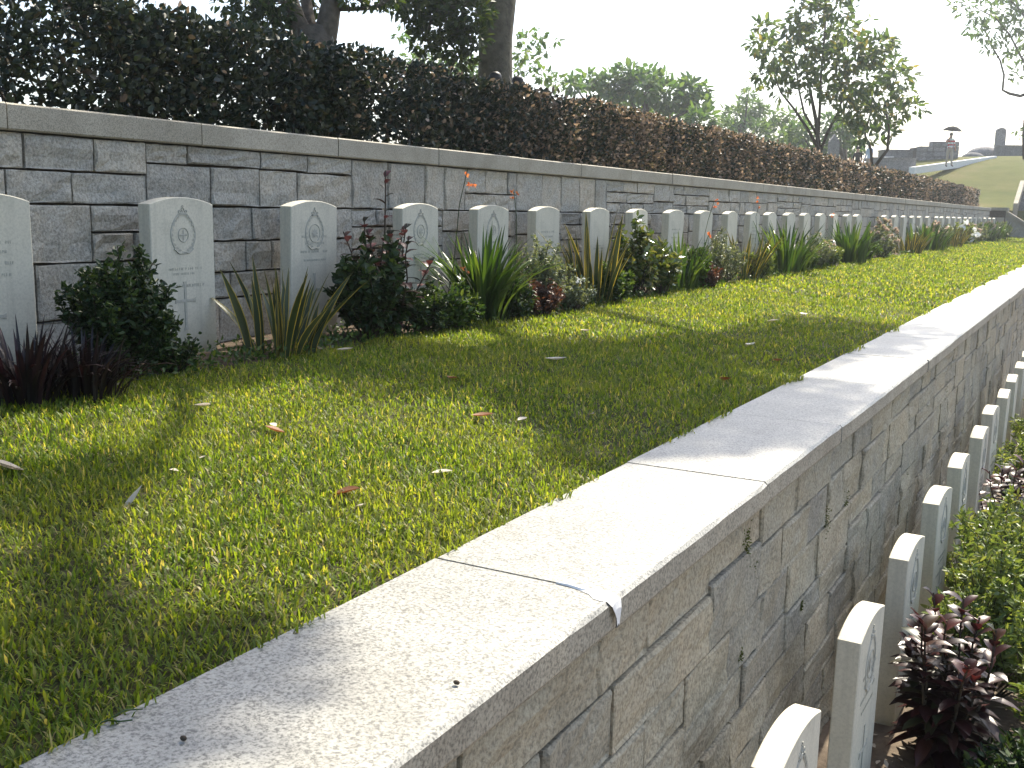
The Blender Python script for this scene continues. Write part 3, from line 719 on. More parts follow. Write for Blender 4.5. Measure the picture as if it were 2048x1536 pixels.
far_tree('low green tree behind the obelisk gravestone', 58., 1690,
         [(1600, 265, 26, 140), (1620, 295, 30, 180), (1680, 270, 30, 170), (1700, 255, 24, 120), (1665, 245, 24, 110), (1700, 295, 26, 140), (1640, 320, 30, 140)], (.4, .18), 'crown3', 1.3)
far_tree('sparse leafy tree low behind the thick upright trunk', 32., 900,
         [(820, 120, 22, 60), (850, 140, 30, 110), (880, 120, 24, 80), (900, 145, 28, 110), (930, 130, 22, 70), (800, 70, 16, 26), (940, 150, 20, 70), (1050, 80, 18, 36), (1075, 75, 18, 36), (1045, 110, 16, 30), (1090, 100, 14, 18), (1060, 130, 18, 40), (1085, 150, 18, 40), (1035, 140, 12, 24), (1110, 80, 7, 7), (1115, 165, 20, 60), (770, 150, 20, 50)],
         (.24, .1), 'crown4', 1.1)
# tree at the right edge: only a hanging branch and one side of it are in view
D6 = 42.
def A6(u, v, d=D6): return tuple(at(u, v, d))
b6 = at(2052, 305, D6)
cl6 = [(A6(u, v, D6+rnd.uniform(-1, 1)), r_/2100*D6, n) for u, v, r_, n in [(1930, 15, 20, 40), (1965, 25, 26, 80), (2000, 20, 28, 100), (1950, 60, 20, 50), (1985, 65, 26, 80), (2030, 50, 30, 120), (2010, 100, 22, 60), (2040, 110, 24, 70), (1975, 95, 16, 30), (2045, 10, 30, 110), (1910, 5, 10, 12), (2035, 150, 16, 30), (2075, 80, 36, 140), (2090, 20, 40, 160), (2120, 60, 45, 180), (2100, -50, 60, 260), (2020, -40, 50, 220), (1960, -30, 34, 120), (2035, 265, 8, 8)]]
st6 = [([A6(2052, 318), A6(2050, 270), A6(2056, 200), A6(2066, 120), A6(2070, 20), A6(2070, -80)], .13, .06),
       ([A6(2058, 186), A6(2040, 192), A6(2018, 187), A6(2005, 180), A6(2008, 150), A6(2000, 120), A6(1985, 95), A6(1970, 60)], .07, .02),
       ([A6(2064, 150), A6(2040, 110), A6(2020, 70), A6(1990, 35), A6(1950, 15)], .05, .02), ([A6(2068, 60), A6(2040, 20), A6(2000, -20)], .06, .03)]
crown_tree(tuple(b6), None, 'thin light tree hanging into the top right corner', cl6, (.3, .1), 'crown4', st6)

# ================================================================== HEDGE
def build_hedge():
    t = empty('hedge', (-5.35, 0, .4)); tag(t, 'long clipped copper-brown hedge along the top of the upper wall', 'hedge')
    segs = [(-.5, 3., 12000, .046), (3., 8., 26000, .046), (8., 14., 40000, .044), (14., 24., 46000, .052), (24., 49.2, 56000, .07)]
    Ps = []; Ls = []
    for a, b, n, L in segs:
        n2 = int(n*2.2)
        y = rng.uniform(a, b, n2); xr = rng.uniform(-1, 1, n2); zr = rng.uniform(0, 1, n2)
        sh = rng.random(n2)                                 # pull part of them to the skin
        m1 = sh < .33; xr[m1] = np.sign(xr[m1])*rng.uniform(.8, 1, m1.sum())
        m2 = (sh > .33) & (sh < .5); zr[m2] = rng.uniform(.86, 1, m2.sum())
        P = np.stack([xr*.42, y, zr*.745+.02], 1)
        wob = (fbm(np.stack([y*0, y, zr], 1), 2.2, 4)-.5)*.16
        P[:, 0] += wob; P[:, 2] += (fbm(np.stack([xr, y, y*0], 1), 2.6, 8)-.5)*.1*zr
        d = fbm(P*np.array([1.2, 1, 1]), 5.5, 17)
        if a < 8: keep = rng.random(n2) < np.clip((fbm(P, 3.2, 23)-.25)*3.2, .3, 1)*np.clip((d-.2)*2.6, .35, 1)*np.where(zr < .15, .5, 1)
        else: keep = rng.random(n2) < np.clip((d-.1)*2.6, .3, 1)
        P = P[keep][:n]; Ps.append(P); inner = (abs(P[:, 0]) < .25) & (P[:, 2] < .64); Ls.append(np.where(inner, L*(1.5 if a >= 8 else 1.2), L))
    P = np.concatenate(Ps); L = np.concatenate(Ls)*rng.uniform(.7, 1.35, len(P))
    D = rand_dirs(len(P))+np.stack([np.sign(P[:, 0])*.6, P[:, 0]*0, P[:, 0]*0+.5], 1); Nn = rand_dirs(len(P))+np.array([.0, 0, .7])
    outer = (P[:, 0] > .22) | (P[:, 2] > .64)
    red = outer & (rng.random(len(P)) < np.clip((P[:, 1]-6)/8., .015, .85)*(.35+.65*fbm(P, 1.3, 5)))  # pale copper share grows along Y and on top, painting the sunlit stretch
    for nm, k, mt in (('foliage', ~red, 'hedge'), ('sunlit_copper_foliage', red, 'hedge_red_sunlit')): link(nm, leaf_mesh(nm, P[k], D[k], Nn[k], L[k], L[k]*.62, M[mt]), t)
    # upright shoots along the top edge
    n = 900; y = rng.uniform(0, 49, n); P = np.stack([rng.uniform(-.4, .4, n), y, .735+rng.uniform(0, .06, n)], 1)
    link('shoot_tips', leaf_mesh('shoot_tips', P, rand_dirs(n)*.5+np.array([0, 0, 1.]), rand_dirs(n), .05+.0012*y, .025+.0006*y, M['hedge_red_sunlit']), t)
    mb = MB()
    y = -.4
    while y < 49:
        for q in range(3):
            a = Vector((rnd.uniform(-.12, .12), y+rnd.uniform(-.1, .1), -.05))
            e = a+Vector((rnd.uniform(-.3, .3), rnd.uniform(-.35, .35), rnd.uniform(.45, .72)))
            mb.tube(limb_path(a, e, .1, 3, int(y*100)+q), [.009, .007, .005, .003], 4)
        y += .33
    mb.build('stems', M['twig'], t)
build_hedge()

# ================================================================== LAWN GRASS
def build_grass():
    Vs = []; Fq = []; base = 0; Ft = []
    zones = [(.2, 2.2, 13500, .033, .0046), (2.2, 3.6, 10500, .034, .0048), (3.6, 6., 7000, .036, .0054), (6., 11., 3600, .04, .0075), (11., 20., 1500, .052, .014), (20., 34., 700, .058, .024), (34., YEND, 330, .06, .036)]
    for a, b, dens, L, W in zones:
        xl = XB-.16; xr_ = XC0+.07
        n = int((b-a)*(xr_-xl)*dens)
        x = rng.uniform(xl, xr_, n); y = rng.uniform(a, b, n)
        # ragged edges against slab and bed
        e = XC0-.004+.15*(fbm(np.stack([y*0, y, y*0], 1), 5.5, 2, 5)-.52)+rng.normal(0, .008, n)
        e2 = XB-.05+.14*(fbm(np.stack([y*0, y, y*0], 1), 2.5, 6, 4)-.5)
        P = np.stack([x, y, y*0], 1)
        patch = fbm(P, 2.3, 21, 4); bare = fbm(P, 5., 33, 3)
        k = (x < e) & (x > e2) & (rng.random(n) < np.clip(.55+.8*bare, .5, 1))
        P = P[k]; patch = patch[k]; n = len(P); P[:, 2] = lawn_z(P[:, 0], P[:, 1])-.014+(fbm(P, 3., 3)-.5)*.02
        P[:, 2] = np.where(P[:, 0] > XC0-.006, ZC-.004, P[:, 2])
        az = rng.uniform(0, 2*np.pi, n); lean = np.clip(rng.normal(.95, .42, n), .05, 1.55)
        ln = L*rng.uniform(.55, 1.3, n)*(.75+.45*patch); wd = W*rng.uniform(.7, 1.3, n)
        hd = np.stack([np.cos(az), np.sin(az), az*0], 1); sd = np.stack([-np.sin(az), np.cos(az), az*0], 1)
        up = np.array([0, 0, 1.])
        m = P+(hd*np.sin(lean*.6)[:, None]+up*np.cos(lean*.6)[:, None])*(ln*.55)[:, None]
        tip = m+(hd*np.sin(lean*1.12)[:, None]+up*np.cos(lean*1.12)[:, None])*(ln*.5)[:, None]
        V = np.stack([P-sd*wd[:, None]*.4, P+sd*wd[:, None]*.4, m+sd*wd[:, None]*.5, m-sd*wd[:, None]*.5, tip], 1).reshape(-1, 3)
        i = np.arange(n)[:, None]*5+base
        Fq.append(i+np.array([[0, 1, 2, 3]])); Ft.append(i+np.array([[3, 2, 4]])); Vs.append(V); base += n*5
    me = mesh_np('lawn_grass', np.concatenate(Vs), [np.concatenate(Fq), np.concatenate(Ft)], M['grass'])
    tag(link('lawn_grass', me), 'short sunlit grass of the terrace lawn in dappled shade', 'grass', kind='stuff')
build_grass()

# ================================================================== PLANTS
def strip(pts, widths, side, fold=.2, mats=False):
    """a long leaf: four columns across; the outer columns carry material 1 when mats"""
    mb = MB(); V = []; F = []
    P = [Vector(p) for p in pts]; side = Vector(side).normalized()
    for i, p in enumerate(P):
        d = (P[min(i+1, len(P)-1)]-P[max(i-1, 0)]).normalized(); nn = side.cross(d).normalized(); w_ = widths[i]
        for s in (-1, -.80, 0, .80, 1): V.append(p+side*s*w_+nn*(abs(s)*fold*w_))
    mb2 = MB(); mb2.add(V, [])
    for i in range(len(P)-1):
        for k in range(4):
            mb2.f.append((i*5+k, i*5+k+1, i*5+5+k+1, i*5+5+k)); mb2.m.append(1 if (mats and k in (0, 3)) else 0)
    return mb2
def snake_plant(p, size, n, label, seed, spread=.16, detail=True, lean=1.):
    LN = lean
    r = random.Random(seed); t = empty('snake_plant', tuple(p)); tag(t, label, 'plant', 'snake plants in the upper bed')
    joint = MB()
    for k in range(n):
        a = r.uniform(0, 6.28); q = spread*math.sqrt(r.random())*.6; b = Vector((q*math.cos(a), q*math.sin(a)*1.2, -.03))
        h = size*r.uniform(.5, 1.); lean = r.uniform(.05, .62)*(.6+q/spread)*LN; d = Vector((math.cos(a), math.sin(a), 0))
        w0 = .0205*(size/.5)**.5*r.uniform(.8, 1.15); sg = 7
        pts = [b+Vector((0, 0, h*s*(1-.12*lean*s)))+d*(h*lean*(s**1.6)) for s in [i/sg for i in range(sg+1)]]
        wd = [w0*f for f in (.55, .75, .95, 1.05, 1., .8, .45, .02)]
        ta = r.uniform(0, 3.14); sd = Vector((math.cos(ta), math.sin(ta), 0))
        mb = strip(pts, wd, sd, .35, True)
        if detail: mb.build('leaf', [M['snake'], M['snake_edge']], t, smooth=True)
        else: joint.add(mb.v, mb.f); joint.m[-len(mb.f):] = mb.m
    if not detail: joint.build('leaves', [M['snake'], M['snake_edge']], t, smooth=True)
    return t
def strap_plant(p, size, n, label, seed, detail=True, lean0=.75, mat='strap', flowers=0, kind='strap_leaf_plant', group='green strap-leaf clumps in the upper bed', wid=.017, rad=.09):
    r = random.Random(seed); t = empty(kind, tuple(p)); tag(t, label, 'plant', group); joint = MB()
    for k in range(n):
        a = r.uniform(0, 6.28); d = Vector((math.cos(a), math.sin(a), 0)); b = d*rad*r.random()+Vector((0, 0, -.02))
        h = size*r.uniform(.6, 1.05); e = r.uniform(.12, 1.)*lean0; sg = 7
        pts = []
        pos = b.copy()
        for i in range(sg+1):
            pts.append(pos.copy()); th = e*(.25+1.15*i/sg); pos = pos+(d*math.sin(th)+Vector((0, 0, math.cos(th))))*(h/sg)
        w0 = wid*(size/.5)*r.uniform(.7, 1.2)
        mb = strip(pts, [w0*f for f in (.7, .85, 1., 1., .95, .8, .5, .03)], d.cross(Vector((0, 0, 1))), .3)
        if detail: mb.build('leaf', M[mat], t, smooth=True)
        else: joint.add(mb.v, mb.f)
    if not detail: joint.build('leaves', M[mat], t, smooth=True)
    for k in range(flowers): flower_stalk(t, size*r.uniform(1.25, 1.6), r)
    return t
def flower_stalk(t, h, r, where=None, heads=5):
    a = Vector(where or (r.uniform(-.1, .1), r.uniform(-.15, .15), 0)); e = a+Vector((r.uniform(-.05, .1), r.uniform(-.1, .1), h))
    mb = MB(); mb.tube(limb_path(a, e, .05, 5, r.randint(0, 999)), [.003]*6, 4); s = mb.build('flower_stalk', M['strap'], t)
    n = heads*7; P = np.repeat(np.array([list(e+Vector((r.gauss(0, .02), r.gauss(0, .03), r.gauss(0, .03)-.015))) for _ in range(heads)]), 7, 0)
    tag(link('petals', leaf_mesh('petals', P, rand_dirs(n)+np.array([0, 0, .3]), rand_dirs(n), .026, .015, M['orange']), s), kind='stuff')
def bush(p, size, n, label, mat, leaf, seed, stems=9, name='shrub', cat='shrub', group=None, blossoms=None, upright=.6, core=None):
    """size=(rx, ry, h): twigs from the base carrying small leaves along them"""
    r = random.Random(seed); t = empty(name, tuple(p)); tag(t, label, cat, group); mb = MB(); P = []; D = []; tips = []
    rx, ry, h = size
    for k in range(stems*3):
        a = r.uniform(0, 6.28); q = math.sqrt(r.random()); top = Vector((rx*q*math.cos(a), ry*q*math.sin(a), h*(1.15-.5*q*q)*r.uniform(.6, 1.1)))
        st = Vector((top.x*.15, top.y*.15, -.03)); pth = limb_path(st, top, .12, 4, seed*31+k); tips.append(top)
        mb.tube(pth, [.006, .005, .004, .003, .002], 4)
        for i in range(max(3, int(n*1.35)//(stems*3))):
            s = r.uniform(.25, 1.)**.8*4; i0 = min(3, int(s)); pt = pth[i0].lerp(pth[i0+1], s-i0)
            P.append(list(pt+Vector((r.gauss(0, .012), r.gauss(0, .012), r.gauss(0, .012))))); dv = Vector((r.gauss(0, 1), r.gauss(0, 1), r.gauss(0, .7)+upright)); D.append(list(dv))
    mb.build('stems', M['twig'], t)
    P = np.array(P); D = np.array(D); k = len(P)
    link('foliage', leaf_mesh('foliage', P, D, rand_dirs(k)+np.array([0, 0, .6]), rng.uniform(.7, 1.3, k)*leaf[0], rng.uniform(.8, 1.2, k)*leaf[1], M[mat], droop=.12), t)
    if blossoms:
        m2, nb, sz = blossoms; Q = np.array([list(tips[r.randrange(len(tips))]) for _ in range(nb)]); Q = np.repeat(Q, 5, 0)
        link('blossoms', leaf_mesh('blossoms', Q, rand_dirs(len(Q))+np.array([0, 0, .4]), rand_dirs(len(Q)), sz, sz*.6, M[m2]), t)
    return t
def leafy_shoot(p, h, label, seed, mat='redleaf', stems=4, leaf=(.13, .045), per=16, spread=.2, name='red_leaved_plant', group=None, tall=None):
    """upright stems set with broad leaves, every leaf its own part"""
    r = random.Random(seed); t = empty(name, tuple(p)); tag(t, label, 'plant', group); mb = MB()
    for k in range(stems):
        a = 6.28*k/stems+r.uniform(-.4, .4); q = spread*r.uniform(.1, 1) if k else 0
        hh = h*r.uniform(.6, .95) if (k or tall is None) else tall
        e = Vector((q*math.cos(a), q*math.sin(a), hh)); pth = limb_path(Vector((e.x*.2, e.y*.2, -.03)), e, .06, 5, seed*7+k); mb.tube(pth, list(np.linspace(.008, .004, 6)), 5)
        for i in range(per):
            s = (.12+.88*(i/per))*5; i0 = min(4, int(s)); b = pth[i0].lerp(pth[i0+1], s-i0); az = i*2.4+r.uniform(-.4, .4)
            el = .1+.9*(i/per)**2+r.uniform(-.25, .25); d = Vector((math.cos(az)*math.cos(el), math.sin(az)*math.cos(el), math.sin(el)))
            L = leaf[0]*r.uniform(.7, 1.2)*(1.1-.4*i/per); W = leaf[1]*r.uniform(.8, 1.1)
            pts = [b+d*L*u+Vector((0, 0, -L*.35*u*u)) for u in (0, .25, .5, .75, 1)]
            sdv = d.cross(Vector((0, 0, 1)));  sdv = sdv if sdv.length > .05 else Vector((1, 0, 0))
            strip(pts, [W*.12, W*.42, W*.5, W*.36, W*.02], sdv, .3).build('leaf', M[mat], t, smooth=True)
    mb.build('stems', M['twig'], t); return t

def bed(u, v=None, x=-3.85):
    """point of the upper bed seen at column u, x metres across"""
    p = onx(u, 620, x); return (x, float(p[1]), -.775)
# --- from the left edge to the far end
strap_plant(bed(40, x=-3.70), .36, 150, 'dark purple tuft of narrow leaves at the left edge below the first headstone', 3, True, 1.4, 'darkred', kind='purple_leaved_plant', group=None, wid=.013, rad=.16)
strap_plant(bed(165, x=-3.62), .30, 140, 'low dark purple tuft to the left of the dark green shrub', 4, True, 1.45, 'darkred', kind='purple_leaved_plant', group=None, wid=.013, rad=.16)
bush(bed(236, x=-3.86), (.26, .26, .52), 6500, 'dark green small-leaved shrub covering the left side of the badge headstone', 'shrub', (.032, .016), 5, stems=16)
bush(bed(345, x=-3.80), (.12, .13, .20), 800, 'small low bush of dark sprigs at the foot of the cross headstone', 'shrub', (.028, .014), 6)
snake_plant(bed(562, x=-3.82), .56, 34, 'broad snake plant with yellow leaf edges before the third headstone', 8, .26, lean=1.1)
leafy_shoot(bed(775, x=-3.9), .76, 'tall red-leaved shrub with a long spike before the fourth headstone', 9, 'redtinge', 14, (.12, .05), 20, .32, tall=1.02)
bush(bed(745, x=-3.86), (.24, .30, .50), 2400, 'dark leafy undergrowth at the foot of the tall red-leaved shrub', 'shrub', (.06, .03), 10, stems=14)
bush(bed(862, x=-3.74), (.16, .24, .26), 1300, 'low dark bush with pale drooping leaves beside the strap-leaf clump', 'shrub', (.04, .02), 11, blossoms=('white', 10, .022))
strap_plant(bed(965, x=-3.84), .72, 150, 'large green strap-leaf clump before the fifth headstone', 12, True, 1.2, flowers=0, wid=.0105, rad=.2)
bush(bed(1078, x=-3.86), (.2, .26, .54), 3000, 'grey silvery bush in front of the plain sixth headstone', 'silver', (.028, .013), 13, stems=12)
bush(bed(1085, x=-3.70), (.14, .24, .24), 900, 'rusty brown low plant under the grey silvery bush', 'rust', (.035, .018), 14)
bush(bed(1150, x=-3.70), (.15, .30, .22), 1300, 'low white-flowered plant at the foot of the tallest snake plant', 'silver', (.03, .016), 15, blossoms=('white', 40, .018))
snake_plant(bed(1185, x=-3.86), .86, 30, 'tallest snake plant with golden leaf edges beside the glossy shrub', 16, .32, lean=1.)
bush(bed(1275, x=-3.84), (.26, .36, .60), 1500, 'glossy sunlit shrub with pale shining leaves before the eighth headstone', 'glossy', (.065, .034), 17, upright=.2, stems=12)
strap_plant(bed(1358, x=-3.84), .62, 80, 'light green strap-leaf plant to the right of the glossy shrub', 18, True, 1.05, rad=.22, wid=.011)
bush(bed(1415, x=-3.72), (.16, .28, .22), 800, 'rust-red low plant beside the grey-green dome bush', 'rust', (.04, .022), 19)
bush(bed(1438, x=-3.86), (.26, .46, .50), 3000, 'grey-green dome bush between the light strap leaves and a snake plant', 'silver', (.03, .014), 20, stems=12)
snake_plant(bed(1480, x=-3.84), .66, 28, 'snake plant to the right of the grey-green dome bush', 21, .36, True, lean=1.1)
strap_plant(bed(1566, x=-3.82), .80, 110, 'wide bright green strap-leaf clump midway along the bed', 22, False, 1.2, wid=.012, rad=.34)
bush(bed(1625, x=-3.82), (.28, .5, .46), 2000, 'brownish grey bush between the two bright strap-leaf clumps', 'silver', (.04, .018), 23, blossoms=('blossom', 30, .03), stems=12)
strap_plant(bed(1692, x=-3.82), .78, 110, 'bright green strap-leaf clump to the left of the pale pink shrub', 24, False, 1.2, wid=.014, rad=.4)
bush(bed(1752, x=-3.82), (.3, .8, .62), 2400, 'pale pink blossoming shrub in front of the gap in the headstones', 'silver', (.05, .024), 25, blossoms=('blossom', 160, .05), stems=14)
snake_plant(bed(1805, x=-3.82), .62, 44, 'far snake plant just past the pale pink shrub', 26, .6, False, lean=1.)
for k, (u, x, sz, m, lf, lab) in enumerate([(905, -3.74, (.16, .22, .26), 'weed', (.045, .022), 'low green leafy plant left of the large strap-leaf clump'), (1030, -3.7, (.14, .2, .24), 'shrub', (.04, .02), 'low dark plant right of the large strap-leaf clump'),
        (1108, -3.92, (.18, .26, .44), 'silver', (.03, .014), 'second silvery bush close behind the low white flowers'), (1225, -3.74, (.16, .28, .3), 'weed', (.05, .024), 'low leafy plant between the tallest snake plant and the glossy shrub'),
        (1318, -3.78, (.18, .32, .42), 'glossy', (.06, .03), 'smaller glossy plant left of the light green strap leaves'), (1392, -3.8, (.18, .3, .38), 'weed', (.05, .022), 'green leafy plant left of the rust-red low plant'),
        (1512, -3.76, (.2, .36, .3), 'lime', (.055, .026), 'pale yellow-green low plant right of the third snake plant'), (1598, -3.74, (.2, .4, .28), 'weed', (.055, .026), 'low plant in front of the brownish grey bush'),
        (1652, -3.78, (.22, .45, .36), 'lime', (.06, .028), 'pale green plant left of the second bright strap clump'), (1725, -3.76, (.24, .5, .34), 'weed', (.06, .028), 'low plant at the foot of the pale pink shrub')]):
    bush(bed(u, x=x), sz, 1500, lab, m, lf, 140+k, stems=10)
FARP = [(1838, 'st', 'far bright strap-leaf clump, first beyond the far snake plant'), (1860, 'pk', 'far pinkish shrub behind the first far strap clump'), (1880, 'sn', 'far golden snake plant in the back third of the bed'), (1893, 'sv', 'far silvery shrub next to the golden back snake plant'),
        (1911, 'wh', 'far shrub carrying one white flower head'), (1926, 'pk', 'far pinkish shrub to the right of the white flower'), (1940, 'sv', 'far silvery shrub before the last strap clumps'), (1951, 'st', 'far bright strap-leaf clump, second from the end wall'), (1964, 'pk', 'far pinkish shrub between the last strap clumps'), (1976, 'st', 'far bright strap-leaf clump nearest the end wall'), (1990, 'sv', 'last silvery shrub at the end wall'), (2002, 'lm', 'pale green shrub in the corner of the end wall')]
for k, (u, kd, lab) in enumerate(FARP):
    p = bed(u, x=-3.86); p = (p[0], min(p[1], YEND-.5), p[2])
    if kd == 'st': strap_plant(p, .74, 110, lab, 60+k, False, 1.0, wid=.022, rad=.6)
    elif kd == 'sn': snake_plant(p, .64, 44, lab, 60+k, .8, False)
    elif kd == 'pk': bush(p, (.34, 1.1, .55), 1700, lab, 'silver', (.08, .04), 60+k, blossoms=('blossom', 70, .07), stems=12)
    elif kd == 'wh': bush(p, (.34, 1.1, .55), 1700, lab, 'lime', (.08, .04), 60+k, blossoms=('white', 6, .2))
    else: bush(p, (.34, 1.2, .52), 1700, lab, 'silver' if kd == 'sv' else 'lime', (.08, .04), 60+k)
# slender orange-flowered stalks standing among the plants
for k, (u, v, lab) in enumerate([(905, 345, 'tall thin stalk with orange petals beside the fifth headstone'), (1030, 384, 'thin stalk with orange petals left of the plain sixth headstone'), (1408, 402, 'thin orange-flowered stalk above the grey-green dome bush'), (1421, 463, 'short orange-flowered stalk in the grey-green dome bush'),
                            (1522, 408, 'thin orange-flowered stalk left of the wide strap clump'), (1660, 428, 'orange-flowered stalk near the second bright strap clump'), (900, 540, 'low orange petals beside the large strap clump'), (905, 608, 'lowest orange petals at the foot of the large strap clump')]):
    q = onx(u, v, -3.95); t = empty('orange_flower', (-3.95, float(q[1]), -.78)); tag(t, lab, 'flower', 'orange flowers in the upper bed')
    r = random.Random(k); flower_stalk(t, float(q[2])+.78, r, (0, 0, 0), 3 if v < 500 else 2)
# --- lower bed
leafy_shoot((-.42, 4.5, -2.27), .72, 'large dark red plant beside the second headstone of the lower row', 41, 'redleaf', 16, (.15, .055), 26, .26, group=None)
leafy_shoot((-.46, 8.1, -2.27), .62, 'small dark red plant further along the lower row', 42, 'redleaf', 9, (.17, .06), 18, .26, group=None)
LOWP = [((-.32, 5.35), (.36, .45, .66), 'lime', 'pale green feathery bush behind the large dark red plant'), ((-.34, 6.3), (.36, .55, .66), 'lime', 'bright green bush filling the lower bed before the small red plant'), ((-.36, 7.2), (.3, .45, .46), 'glossy', 'shining green bush left of the small red plant'),
        ((-.32, 9.2), (.36, .6, .55), 'lime', 'bright green bush just past the small red plant'), ((-.3, 10.4), (.36, .6, .55), 'lime', 'far green bush in the lower bed'), ((-.28, 11.8), (.36, .7, .6), 'silver', 'farthest greyish bush in the lower bed'),
        ((.12, 4.9), (.32, .42, .42), 'lime', 'pale green bush at the right edge beside the red plant'), ((.12, 5.8), (.32, .5, .5), 'glossy', 'shining pale bush at the right edge above the red plant'), ((-.44, 3.75), (.16, .25, .2), 'shrub', 'low dark green bush at the foot of the red plant'), ((-.1, 4.35), (.22, .26, .2), 'shrub', 'dark low bush in the bottom right corner'), ((.1, 6.9), (.35, .6, .5), 'lime', 'green bush behind the shining pale bush at the right edge')]
for k, ((x, y), sz, m, lab) in enumerate(LOWP):
    bush((x, y, -2.27), sz, 4200 if m != 'shrub' else 1500, lab, m, (.045, .016) if m == 'lime' else (.042, .02), 80+k, stems=20)
# creeping weeds between the plants and along the edge of the bed
def weeds():
    n = 15000; y = rng.uniform(1.5, 49, n)**1.0; y = 1.5+47.5*rng.random(n)**1.6; x = np.where(rng.random(n) < .55, rng.normal(XB-.06, .06, n), rng.uniform(-4.4, XB, n))
    P = np.stack([x, y, y*0-.79], 1); k = fbm(P, 3., 44) > .42; P = P[k]; P[:, 2] += rng.uniform(0, .07, len(P)); n = len(P); g = .03+.0012*P[:, 1]
    o = link('creeping_weeds', leaf_mesh('creeping_weeds', P, rand_dirs(n)+np.array([0, 0, .5]), rand_dirs(n)+np.array([0, 0, .8]), g*rng.uniform(.6, 1.3, n), g*.45, M['weed']))
    tag(o, 'low creeping weeds along the edge of the flower bed', 'weeds', kind='stuff')
    n = 900; P = np.stack([rng.uniform(-.8, 1., n), rng.uniform(2.5, 9, n), np.full(n, -2.255)], 1)
    o = link('leaf_litter', leaf_mesh('leaf_litter', P, rand_dirs(n)*np.array([1, 1, .2]), rand_dirs(n)*.4+np.array([0, 0, 1.]), rng.uniform(.02, .06, n), .02, M['dry_pale']))
    tag(o, 'dry leaf litter on the soil of the lower bed', 'leaf litter', kind='stuff')
weeds()

# ================================================================== FALLEN LEAVES AND BITS
def fallen_leaf(u, v, L, W, mat, label, seed, tilt=.25, ang=None, z=None):
    r = random.Random(seed); g = onz(u, v, -.80); zz = float(lawn_z(g[0], g[1]))+.014; g = onz(u, v, zz if z is None else z)
    a = r.uniform(0, 6.28) if ang is None else ang; d = Vector((math.cos(a), math.sin(a), 0)); curl = r.uniform(.02, .16); W = W*1.3
    pts = [d*L*(s-.5)+Vector((0, 0, L*(curl*(2*s-1)**2+tilt*(s-.5)))) for s in (0, .15, .35, .55, .75, .9, 1)]
    mb = strip(pts, [W*.04, W*.3, W*.48, W*.5, W*.38, W*.18, W*.02], d.cross(Vector((0, 0, 1))), .35)
    o = mb.build('fallen_leaf', M[mat], None, tuple(g), smooth=True); tag(o, label, 'leaf', 'fallen leaves on the lawn'); return o
FL = [(262, 1008, .065, .034, 'dry_pale', 'long pale dry leaf standing up in the near lawn', 1.3, 1.1), (550, 862, .07, .05, 'dry_brown', 'brown curled leaf with pale tip in the left lawn', .4, None), (546, 850, .03, .025, 'dry_pale', 'small pale leaf lying on the brown curled leaf', .3, None),
      (1045, 839, .045, .03, 'dry_pale', 'small white oval leaf in the middle of the lawn', .2, None), (965, 832, .09, .045, 'dry_brown', 'orange-brown leaf left of the small white oval leaf', .1, .5), (692, 985, .085, .05, 'dry_brown', 'tan folded leaf in the sunny near lawn', .3, .4),
      (905, 757, .09, .045, 'dry_brown', 'brown leaf in the shade band of the lawn', .15, None), (1112, 719, .12, .045, 'dry_pale', 'pale long leaf in the shade band of the lawn', .05, .6), (690, 700, .09, .04, 'dry_pale', 'pale leaf at the bed edge right of the first snake plant', .1, .6),
      (638, 697, .05, .035, 'dry_pale', 'small pale leaf at the foot of the first snake plant', .5, None), (12, 935, .1, .06, 'dry_pale', 'large grey-white leaf at the left edge of the lawn', .5, None), (884, 945, .07, .03, 'dry_pale', 'tan narrow leaf in the bright lawn patch', .1, None),
      (405, 812, .08, .04, 'dry_pale', 'dull leaf in the left shaded grass', .1, None), (1545, 642, .09, .05, 'dry_pale', 'pale leaf in the far shade band', .2, None), (1607, 629, .09, .05, 'dry_pale', 'farthest pale leaf in the shade band', .1, None), (1500, 690, .08, .04, 'dry_pale', 'pale leaf right of centre in the shade band', .1, None),
      (1450, 760, .08, .05, 'dry_brown', 'dull brown leaf close to the slab in shade', .3, None), (1555, 722, .08, .05, 'dry_brown', 'brown leaf lying at the far end of the shade band', .2, None), (1172, 662, .09, .04, 'dry_pale', 'pale leaf near the far sunny lawn edge', .1, None), (348, 941, .028, .018, 'dry_pale', 'tiny white leaf in the left lawn', .2, None),
      (1183, 828, .028, .02, 'dry_pale', 'tiny white leaf right of the small white oval leaf', .3, None), (405, 915, .022, .015, 'dry_pale', 'tiny white bit above the standing pale leaf', .3, None), (235, 770, .05, .03, 'dry_pale', 'cluster-like pale leaf at the shaded bed edge', .3, None), (720, 1012, .03, .02, 'dry_pale', 'tiny pale leaf below the tan folded leaf', .3, None)]
for k, (u, v, L, W, m, lab, ti, an) in enumerate(FL): fallen_leaf(u, v, L, W, m, lab, 500+k, ti, an)
for k, (u, v) in enumerate([(367, 1481), (913, 1369)]):
    p = onz(u, v, ZC+.002); mb = MB(); mb.lathe([(0, .0005), (.004, .001), (.0055, .004), (.004, .007), (0, .008)], (0, 0, 0), 9, 1.25, .85)
    o = mb.build('seed_husk', M['twig'], None, tuple(p), smooth=True); tag(o, ['brown seed husk lying near the bottom left of the coping', 'brown seed husk lying on the middle of the coping'][k], 'seed')
mb = MB()
pts = [onz(u, v, ZC+.008) for u, v in [(190, 1450), (215, 1440), (240, 1443), (265, 1440)]]
mb.tube(pts, [.0015]*4, 5); mb.tube([pts[1], onz(250, 1420, ZC+.015), onz(285, 1418, ZC+.01)], [.0014]*3, 5)
o = mb.build('grass_runner', M['strap']); tag(o, 'loose grass runner creeping over the edge of the coping', 'grass runner')

